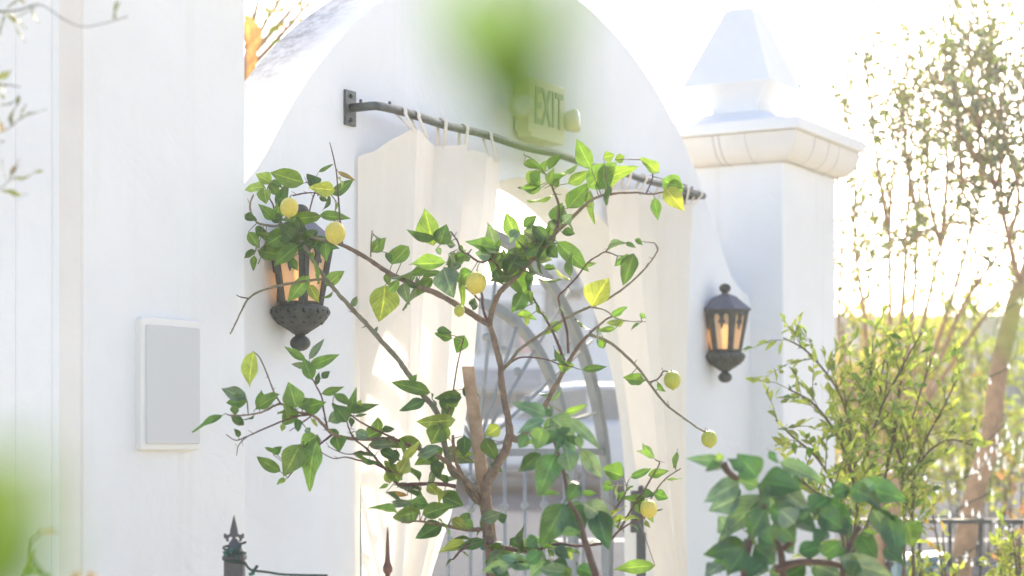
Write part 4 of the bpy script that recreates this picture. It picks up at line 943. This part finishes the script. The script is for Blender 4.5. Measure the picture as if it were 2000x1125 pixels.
bush('red_leaved_bush', 'reddish small-leaved bush right of the leaning trunk', 14, 1985, 880, 80, 4, .07, ['r', 'o', 'k', 'r'], 1010, .3, 'farleaf', dens=.13)

# tree behind the arch at the left, with a dry orange frond
yt = thing('yellow_leaved_tree', 'sunlit yellow-green tree rising behind the crown of the arch wall', 'tree', (P(520, 800, 15).x, 15, gz(15))); of = Vector(yt.location)
st, lv = MB(), MB(); st.tube([(0, 0, -.1), P(470, 120, 15) - of], [.14, .06], 8)
for s_ in ([(470,150,15),(510,60,15),(570,-40,15)],[(470,150,15),(530,90,15),(600,10,15),(660,-60,15)],[(480,120,15),(500,20,15),(520,-60,15)],[(490,110,15),(560,30,15),(610,-20,15)]):
    grow(st, lv, px(s_), .03, .006, .5, .13, .12, .05, .11, ['y', 'w', 'y', 'o'], .1, .3, 1., of)
st.build('trunk', 'farbark', yt); lv.build('crown', 'backleaf', yt)
fr = MB()
for k in range(5):
    TONE['q'] = (.50, .27, .10)
    A = P(478, 60 + 22 * k, 14.6); B = P(500 - 3 * k, 150 + 8 * k - 60 * (k % 2), 14.6)
    leaf(fr, A - of, B - of, .10, 'q', fold=.3)
leaf(fr, P(482, 30, 14.5) - of, P(488, 168, 14.5) - of, .22, (.42, .22, .10), fold=.4)
fr.build('dry_frond', 'backleaf', yt)

# ------------------------------------------------------------------ olive twigs entering at the top left corner
ol = thing('olive_tree', 'thin olive twigs hanging in front of the plain pier from beyond the frame', 'tree', (-1.55, 4.0, 0)); of = Vector(ol.location)
st, lv = MB(), MB(); st.tube([(0, 0, 0), (.05, .05, 1.5), (.02, 0, 3.2)], [.06, .05, .03], 9)
TONE.update(u=(.17, .19, .10), x=(.24, .19, .13))
for pts, lvs in (([(-350,-60),(-120,10),(20,22),(75,8),(120,35),(160,52),(205,45),(250,32)], [(10,20,60,-20),(20,22,50,60),(60,12,70,45),(75,8,30,40),(25,35,45,85),(10,30,-5,70),(222,38,232,0),(226,36,225,-20),(50,5,20,-15),(0,20,40,50)]),
                 ([(-350,80),(-100,130),(-10,160),(40,170)], [(-5,155,22,138),(0,165,28,168),(-10,150,10,185),(-30,160,5,195)]),
                 ([(-350,190),(-120,270),(0,258),(40,230),(60,218)], [(20,245,33,185),(42,232,92,208),(40,235,47,203),(5,255,-5,225),(0,205,32,200),(8,258,2,240),(-10,275,10,277)]),
                 ([(-350,330),(-120,380),(-10,370),(15,355),(30,345)], [(15,352,38,318),(12,352,0,310),(28,350,85,337),(20,348,35,310),(0,370,50,384)])):
    q = [P(x, y, 4.0) for x, y in pts]; st.tube([Vector(p) - of for p in smooth_path(q, 4)], [max(.0009, .0036 - .0060 * i / (4 * (len(q) - 1))) for i in range(4 * (len(q) - 1) + 1)], 6)
    for (a, c, e, f) in lvs: leaf(lv, P(a, c, 4.0) - of, P(e, f, 4.0 + rnd.uniform(-.02, .02)) - of, .0135 * rnd.uniform(.8, 1.2), rnd.choice('uuxi'), fold=.25, curl=.1, nr=6)
st.build('trunk', 'stem', ol); lv.build('foliage', 'farleaf', ol)

# ------------------------------------------------------------------ out-of-focus leaves close to the lens, on boughs of one garden tree each
def near_bough(label, path, r, leaves, tone, base):
    t = thing('leafy_bough', label, 'branch', base); of_ = Vector(base); s1, l1 = MB(), MB()
    s1.tube([Vector(p) - of_ for p in smooth_path(path, 5)], [r * (1.3 - .9 * i / (5 * (len(path) - 1))) for i in range(5 * (len(path) - 1) + 1)], 7)
    for (x0, y0, x1, y1, Y, w) in leaves:
        A, B = P(x0, y0, Y), P(x1, y1, Y + .004); leaf(l1, A - of_, B - of_, w * Y / F, tone, fold=.12, curl=.05, twist=0, face=(0, -1, .15))
    s1.build('twig', 'cane', t); l1.build('foliage', 'leaf', t); return t
TONE['n'] = (.095, .18, .032)
near_bough('blurred bright green leaf hanging at the top of the frame over the exit sign',
           [(.9, -.6, 0.), (.75, -.45, 1.2), (.4, .1, 1.95), (.1, .40, 1.82), (-.004, .46, 1.712)], .0022,
           [(965,20,1045,300,.46,215),(1015,120,1100,375,.46,130),(915,-60,960,190,.48,150),(1085,-70,1060,140,.48,100)], 'n', (.9, -.6, 0.))
near_bough('blurred bright green leaf at the bottom corner beside the plain pier',
           [(-.6, .3, 0), (-.45, .45, .9), (-.22, .45, 1.50), (-.139, .46, 1.567)], .0022,
           [(-150,1140,100,860,.46,260),(-90,1200,140,1020,.46,170)], 'n', (-.6, .3, 0.))
near_bough('blurred pale green leaves veiling the leaning trunk',
           [(1.2, .4, 0), (1.0, .7, .9), (.5, .95, 1.5), (.30, 1.1, 1.63), (.275, 1.1, 1.66)], .0018,
           [(2020,700,1915,610,1.0,36),(2040,640,1950,555,1.0,30)], (.15, .21, .085), (1.2, .4, 0.))
# small garden plant with orange flowers, lower left
fp = thing('flowering_plant', 'little plant with pale orange flowers below the plain pier', 'plant', (P(90, 1125, 3.0).x, 3.0, 0)); of = Vector(fp.location); st, lv = MB(), MB()
for pts in ([(90,1125),(62,1085),(66,1055),(85,1040)],[(100,1150),(150,1130),(150,1118)],[(120,1160),(175,1135),(178,1118)]):
    st.tube([P(x, y, 3.0) - of for x, y in pts], [.003, .0024, .002, .0015][:len(pts)], 6)
st.tube([(0, 0, 0), P(90, 1124, 3.0) - of], [.006, .003], 7); st.tube([(0, 0, .3), P(100, 1149, 3.0) - of], .003, 6); st.tube([(0, 0, .2), P(120, 1159, 3.0) - of], .003, 6)
for a in ((78,1042,118,1036,18,'b'),(62,1130,66,1075,30,'l'),(100,1140,60,1110,30,'l'),(40,1150,62,1100,34,'l')): leaf(lv, P(a[0], a[1], 3.) - of, P(a[2], a[3], 3.) - of, a[4] * 3 / F, a[5])
st.build('stem', 'stem', fp); lv.build('foliage', 'leaf', fp)
for x, y in ((150, 1126), (178, 1124)):
    b = MB()
    for k in range(6):
        a = k * math.pi / 3; leaf(b, (0, 0, 0), (.013 * math.cos(a), -.004, .013 * math.sin(a)), .010, (.70, .52, .30), fold=.1, nr=4)
    b.build('flower', 'petal', fp, P(x, y + 5, 3.0) - of)

# ------------------------------------------------------------------ iron fence lower left with wire of a light string
FY = 5.4
M['fencegrey'] = mat('fence_paint', (.10, .095, .095), .5, .2, .3, 90, .3, 40)
M['spikered'] = mat('rusty_spike', (.20, .09, .065), .6, .2, .3, 60, .5, 40)
def fw(x, y): return P(x, y, FY)
fn = thing('iron_fence', 'grey iron fence with a spearhead post and one thin spike at the bottom edge', 'fence', (fw(458, 1125).x, FY, 0)); of = Vector(fn.location)
k = FY / F
b = MB(); zp = fw(458, 1090).z
b.sqloft([(.026, 0), (.026, zp - .006), (.030, zp - .004), (.030, zp + .004), (.018, fw(458, 1072).z), (.013, fw(458, 1060).z), (.006, fw(458, 1052).z)], (0, 0)); b.build('post', 'fencegrey', fn, bevel=.002)
def spear(c, s, nm, par):
    o = [(0, 55), (4, 38), (7, 26), (8, 17), (14, 15), (17, 19), (20, 16), (19, 8), (16, 9), (15, 3), (10, 2), (11, 9), (7, 12), (3, 11), (3, -4), (4.5, -12)]
    o = [(x * s, z * s) for x, z in o] + [(-x * s, z * s) for x, z in o[::-1][:-1]]
    q = MB(); q.prism([(x + c.x, z + c.z) for x, z in o], c.y - .006, c.y + .006); return q.build(nm, 'fencegrey', par, bevel=.0025)
spear(fw(457, 1060) - of, k, 'spearhead', fn)
b = MB(); A, B = fw(440, 1134) - of, fw(760, 1134) - of; b.box((A.x, -.012, A.z - .012), (B.x + .02, .012, A.z + .008)); b.build('rail', 'fencegrey', fn)
b = MB(); b.box((A.x, -.01, .2), (B.x + .02, .01, .225)); b.build('rail', 'fencegrey', fn)
for x in (532, 607, 682):
    c = fw(x, 1140) - of; b = MB(); b.tube([(c.x, 0, .05), (c.x, 0, c.z)], .007, 8); b.build('picket', 'fencegrey', fn)
c = fw(757, 1030) - of; b = MB(); z_ = lambda y: fw(757, y).z
b.lathe([(.007, .05), (.007, z_(1122)), (.013, z_(1116)), (.014, z_(1108)), (.008, z_(1098)), (.006, z_(1085)), (.005, z_(1060)), (.003, z_(1042)), (.0008, z_(1030))], 10, (c.x, 0, 0)); b.build('spike', 'spikered', fn)
ws = thing('light_string', 'dark green light string wound round the spearhead fence post', 'string lights', (fw(458, 1080).x, FY, fw(458, 1080).z)); of = Vector(ws.location)
b = MB(); pts = []
for i in range(15):
    a = i * .95; pts.append(Vector((.031 * math.cos(a), .031 * math.sin(a) - .004, .03 - .0045 * i)))
pts += [fw(480, 1098) - of + Vector((0, -.02, 0)), fw(492, 1112) - of + Vector((0, -.02, 0)), fw(520, 1117) - of, fw(560, 1122) - of + Vector((0, -.01, 0)), fw(640, 1124) - of]
b.tube([Vector(p) for p in smooth_path(pts, 4)], .0034, 6); b.build('cable', 'wire', ws)
for (x, y, e, f, m) in ((468,1078,474,1060,'wire'),(447,1085,441,1075,'wiretip'),(452,1080,456,1070,'wiretip'),(468,1080,470,1096,'wire'),(495,1120,506,1103,'wire'),(490,1121,500,1118,'wiretip')):
    q = MB(); q.tube([fw(x, y) - of + Vector((0, -.034, 0)), fw(e, f) - of + Vector((0, -.036, 0))], [.0052, .0045], 7); q.build('socket', m, ws)

# ------------------------------------------------------------------ black railing on the right
RY = 11.0
rl = thing('iron_railing', 'black iron railing with knuckled balusters beyond the finial pier', 'railing', (P(1660, 1015, RY).x, RY, 0)); of = Vector(rl.location)
zt2 = P(0, 1018, RY).z; Lx = 3.4
b = MB(); b.box((0, -.022, zt2 - .012), (Lx, .022, zt2 + .012)); b.build('rail', 'iron', rl, bevel=.003)
b = MB(); b.box((0, -.014, .12), (Lx, .014, .15)); b.build('rail', 'iron', rl)
k = 0; x = 0.05
while x < Lx:
    b = MB(); b.tube([(x, 0, .14), (x, 0, zt2 - .01)], .0115, 8); ba = b.build('baluster', 'iron', rl)
    q = MB(); q.ball((0, 0, 0), .03, 0, 10, .75); q.build('knuckle', 'iron', ba, (x, 0, P(0, 1100, RY).z)); x += .172
for x in (-.02, Lx + .02):
    b = MB(); b.box((x - .03, -.03, 0), (x + .03, .03, zt2 + .02)); b.ball((x, 0, zt2 + .05), .035, 0, 12); b.build('end_post', 'iron', rl)

def lights(label, path, nb, drop):
    t = thing('fairy_lights', label, 'string lights', path[0], 0, 'white fairy light strings around the leaning tree'); of_ = Vector(path[0])
    sp2 = [Vector(p) for p in smooth_path(path, 8)]; b = MB(); b.tube([p - of_ for p in sp2], .004, 5); b.build('cable', 'wire', t)
    for i in range(nb):
        p = sp2[int((i + rnd.random() * .6) / nb * (len(sp2) - 1))] - of_; q = p + Vector((rnd.uniform(-.02, .02), -.02, rnd.uniform(-drop, drop * .4)))
        q_ = MB(); q_.lathe([(.003, .018), (.006, .011), (.0078, .003), (.0065, -.005), (.002, -.009)], 8, tuple(q)); q_.tube([p, q + Vector((0, 0, .03))], .003, 5); q_.build('bulb', 'whitebulb', t)
    return t
lights('white fairy lights trailing along the black railing top', [P(1700,1012,10.95),P(1780,1016,10.95),P(1850,1008,10.95),P(1900,1010,10.95),P(1960,1024,10.95),P(2010,1020,10.95)], 14, .05)
lights('sagging white fairy lights hung lowest, through the railing knuckles', [P(1780,1095,10.9),P(1830,1103,10.9),P(1880,1088,10.9),P(1930,1100,10.9),P(2000,1096,10.9)], 10, .05)
wind = []
for i in range(22):
    t = i / 21; p = Vector(sp_[int(t * (len(sp_) - 1) * .95)]); a = i * 1.5; wind.append(p + Vector((.085 * math.cos(a), .085 * math.sin(a) - .01, 0)))
lights('white fairy lights wound round the leaning trunk', wind, 16, .03)
lights('white fairy lights swagged from the leaning trunk towards the shrub', [P(1935,890,11.8),P(1900,925,11.5),P(1840,945,11.3),P(1790,930,11.1),P(1740,900,11.1),P(1700,930,11.1)], 22, .10)
lights('white fairy lights hanging right of the leaning trunk', [P(1940,880,11.9),P(1958,860,11.9),P(1990,870,11.9),P(2020,900,11.9)], 12, .12)

b = MB(); p_ = P(1790, 1125, 11.9); zt3 = P(0, 1078, 11.9).z
b.box((-.16, -.14, gz(11.9) + .03), (.145, .14, zt3 - .05)); b.add([(-.17,-.15,zt3-.05),(.155,-.15,zt3-.05),(.155,.15,zt3-.05),(-.17,.15,zt3-.05),(-.17,-.15,zt3-.05),(.155,-.15,zt3),(.155,.15,zt3),(-.17,.15,zt3-.02)],[(0,1,5,4),(1,2,6,5),(2,3,7,6),(3,0,4,7),(4,5,6,7)])
tag(b.build('utility_bin', 'bin', loc=(P(1795, 1125, 11.9).x, 11.9, 0), bevel=.008), 'dark teal bin with sloping lid behind the black railing', 'bin')

# ------------------------------------------------------------------ across the street
def building(name, label, x0, x1, Y, ztop, depth, m, wins, cat='building'):
    z = gz(Y) ; r = thing(name, label, cat, ((x0 + x1) / 2, Y, z)); w = (x1 - x0) / 2; H = ztop - z
    b = MB(); b.box((-w, 0, -.5), (w, depth, H)); b.box((-w - .06, -.06, H), (w + .06, depth + .06, H + .14)); b.build('wall', m, r)
    for (cx, cz, ww, wh) in wins:
        q = MB(); X = cx - (x0 + x1) / 2; Zc = cz - z
        for (a, c, e, f) in ((-ww/2-.06, ww/2+.06, wh/2, wh/2+.07), (-ww/2-.06, ww/2+.06, -wh/2-.08, -wh/2), (-ww/2-.06, -ww/2, -wh/2, wh/2), (ww/2, ww/2+.06, -wh/2, wh/2), (-.02, .02, -wh/2, wh/2)):
            q.box((X + a, -.05, Zc + e), (X + c, .02, Zc + f))
        fo = q.build('window', 'bframe', r); g = MB(); g.box((X - ww/2, -.012, Zc - wh/2), (X + ww/2, .01, Zc + wh/2)); g.build('pane', 'bglass', fo)
    return r
YB = 33.5; pxm = YB / F
def bx(x): return (x - 1000) * pxm
def bz(y): return EYE + (870 - y) * pxm
wl_ = building('shop_building', 'white single-storey shop with dark openings across the street', bx(560), bx(1062), YB, bz(568), 6, 'bwhite',
         [(bx(985), bz(640), .55, .75), (bx(900), bz(640), .55, .75), (bx(800), bz(640), .55, .75)])
rb_ = building('balcony_building', 'taller white house with a balcony seen through the gate bars', bx(1064), bx(1420), YB + .2, bz(470), 7, 'bwhite',
         [(bx(1074), bz(575), .16, .75), (bx(1112), bz(545), .30, .5), (bx(1112), bz(650), .28, .6), (bx(1200), bz(600), .5, .8), (bx(1300), bz(600), .5, .8)])
b = MB(); c = Vector(rb_.location); q0, q1 = bx(1085) - c.x, bx(1150) - c.x
b.box((q0, -.7, bz(570) - c.z), (q1, -.001, bz(562) - c.z)); b.box((q0, -.7, bz(528) - c.z), (q1, -.66, bz(524) - c.z)); b.box((q0, -.7, bz(562) - c.z), (q0 + .04, -.66, bz(528) - c.z)); b.box((q1 - .04, -.7, bz(562) - c.z), (q1, -.66, bz(528) - c.z))
for i in range(1, 7): x = q0 + (q1 - q0) * i / 7; b.box((x - .012, -.69, bz(562) - c.z), (x + .012, -.67, bz(528) - c.z))
b.build('balcony', 'bframe', rb_)
c = Vector(wl_.location)
for (x0, x1) in ((930, 1000), (1004, 1052), (820, 920)):
    b = MB(); b.box((bx(x0) - c.x, -.02, .02), (bx(x1) - c.x, .01, bz(770) - c.z)); b.build('shop_recess_panel', 'shopdark', wl_)
b = MB(); b.add([(bx(800)-c.x, -.01, bz(722)-c.z), (bx(1058)-c.x, -.01, bz(722)-c.z), (bx(1058)-c.x, -.9, bz(752)-c.z), (bx(800)-c.x, -.9, bz(752)-c.z), (bx(800)-c.x, -.9, bz(765)-c.z), (bx(1058)-c.x, -.9, bz(765)-c.z)], [(0,1,2,3),(3,2,5,4)]); b.build('awning', 'awning', wl_, solid=.02)
b = MB(); b.box((bx(1015) - c.x, -.06, bz(690) - c.z), (bx(1056) - c.x, -.001, bz(655) - c.z)); b.build('sign_panel', 'bpink', wl_)
c = Vector(rb_.location)
for (x0, x1) in ((1085, 1150), (1165, 1240)):
    b = MB(); b.box((bx(x0) - c.x, -.02, .02), (bx(x1) - c.x, .01, bz(765) - c.z)); b.build('shop_recess_panel', 'shopdark', rb_)
building('tan_building', 'low flat tan building beyond the trees at the far side of the road', 6.0, 17., 41, EYE + (870 - 628) * 41 / F, 8, 'btan', [(8.2, 2.9, .9, 1.0), (10.4, 2.9, .9, 1.0), (12.6, 2.9, .9, 1.0)])

# parked car
cy = 27.6; car = thing('parked_car', 'grey hatchback parked side-on across the street behind the gate', 'car', ((1105 - 1000) / F * cy, cy, gz(cy)), 0)
lower = [(-2.05, .32), (-2.1, .55), (-2.05, .82), (-1.55, .92), (-.95, .97), (2.0, .96), (2.08, .8), (2.1, .45), (2.0, .3)]
b = MB(); b.prism(lower, -.85, .85); b.build('body', 'carpaint', car, bevel=.06)
cab = [(-1.0, .95), (-.35, 1.42), (.1, 1.49), (1.1, 1.47), (1.6, 1.35), (2.0, .95)]
b = MB(); b.prism(cab, -.74, .74); b.build('roof', 'carpaint', car, bevel=.07)
for w_ in ([(-.72, 1.0), (-.3, 1.36), (.28, 1.42), (.28, 1.0)], [(.36, 1.0), (.36, 1.42), (1.05, 1.41), (1.2, 1.0)], [(1.28, 1.0), (1.14, 1.4), (1.5, 1.3), (1.75, 1.0)]):
    b = MB(); b.prism(w_, -.746, .746); b.build('window', 'bglass', car)
for x in (-1.3, 1.32):
    for y in (-.78, .78):
        b = MB(); b.lathe([(.20, -.10), (.30, -.1), (.325, -.06), (.325, .06), (.30, .1), (.2, .1)], 20, (x, y, .325), axis=(0, 1, 0)); wh = b.build('wheel', 'tyre', car)
        b = MB(); b.lathe([(.05, -.112), (.19, -.106), (.2, 0), (.19, .106), (.05, .112)], 16, (x, y, .325), axis=(0, 1, 0)); b.build('rim', 'chrome', wh)
for x, m in ((-2.06, 'lens'), (2.05, 'redlamp')):
    for y in (-.68, .68):
        b = MB(); b.box((x - .04, y - .14, .66), (x + .04, y + .14, .80)); b.build('headlight' if m == 'lens' else 'tail_light', m, car, bevel=.02)
# distant pale tree seen in the top of the arch
bush('street_tree', 'pale green street tree between the shop roof and the sky', 38, 985, 430, 130, 7, .22, ['g', 'p', 's'], 640, .9, 'farleaf', 'tree', dens=.3)

hb_ = MB(); hb_.box((-60, -16, -1.), (60, 75, 9.5))  # thin scattering volume added to imitate the veil of lens flare
hz = kind(hb_.build('added_haze', 'bwhite'), 'stuff'); hm, ht_, ho = nt('flare_veil'); pv = N(ht_, 'ShaderNodeVolumePrincipled'); L(ht_, pv.outputs[0], ho.inputs['Volume'])
pv.inputs['Color'].default_value = (1, .99, .955, 1); pv.inputs['Density'].default_value = .0027; pv.inputs['Anisotropy'].default_value = .45
hz.data.materials.clear(); hz.data.materials.append(hm)
# ------------------------------------------------------------------ light, sky, camera
SUN_EL, SUN_AZ = 31., 9.                             # azimuth clockwise from the view direction (+Y towards +X)
w = bpy.data.worlds.new('World'); scene.world = w; w.use_nodes = True; t = w.node_tree; t.nodes.clear()
bg = t.nodes.new('ShaderNodeBackground'); out = t.nodes.new('ShaderNodeOutputWorld'); sky = t.nodes.new('ShaderNodeTexSky')
sky.sky_type = 'NISHITA'; sky.sun_disc = False; sky.sun_elevation = R(SUN_EL); sky.sun_rotation = R(SUN_AZ); sky.air_density = .6; sky.dust_density = 2.4; sky.ozone_density = 0.
bg.inputs[1].default_value = .15; t.links.new(sky.outputs[0], bg.inputs[0]); t.links.new(bg.outputs[0], out.inputs[0])
sl = bpy.data.lights.new('sun', 'SUN'); sl.energy = 2.0; sl.angle = R(.6); sl.color = (1., .93, .78)
so = bpy.data.objects.new('sun', sl); COL.objects.link(so)
e, a = R(SUN_EL), R(SUN_AZ); to_sun = Vector((math.sin(a) * math.cos(e), math.cos(a) * math.cos(e), math.sin(e)))
so.rotation_euler = to_sun.to_track_quat('Z', 'Y').to_euler(); so.location = to_sun * 30
cam = bpy.data.cameras.new('camera'); cam.sensor_width = 36; cam.lens = F / 2000 * 36; cam.shift_y = (870 - 562.5) / 2000; cam.clip_start = .05; cam.clip_end = 2000
cam.dof.use_dof = True; cam.dof.focus_distance = 6.6; cam.dof.aperture_fstop = 2.6; cam.dof.aperture_blades = 0
co_ = bpy.data.objects.new('camera', cam); COL.objects.link(co_); co_.location = (0, 0, EYE); co_.rotation_euler = (R(90), 0, 0); scene.camera = co_
vs = scene.view_settings; vs.view_transform = 'Standard'; vs.look = 'None'; vs.gamma = 1.; vs.use_white_balance = True; vs.white_balance_temperature = 6960; vs.white_balance_tint = 9; vs.exposure = 1.89
c = scene.cycles; c.use_denoising = True; c.max_bounces = 8; c.diffuse_bounces = 5; c.transmission_bounces = 6; c.transparent_max_bounces = 12; c.sample_clamp_indirect = 8.; c.caustics_reflective = False; c.caustics_refractive = False
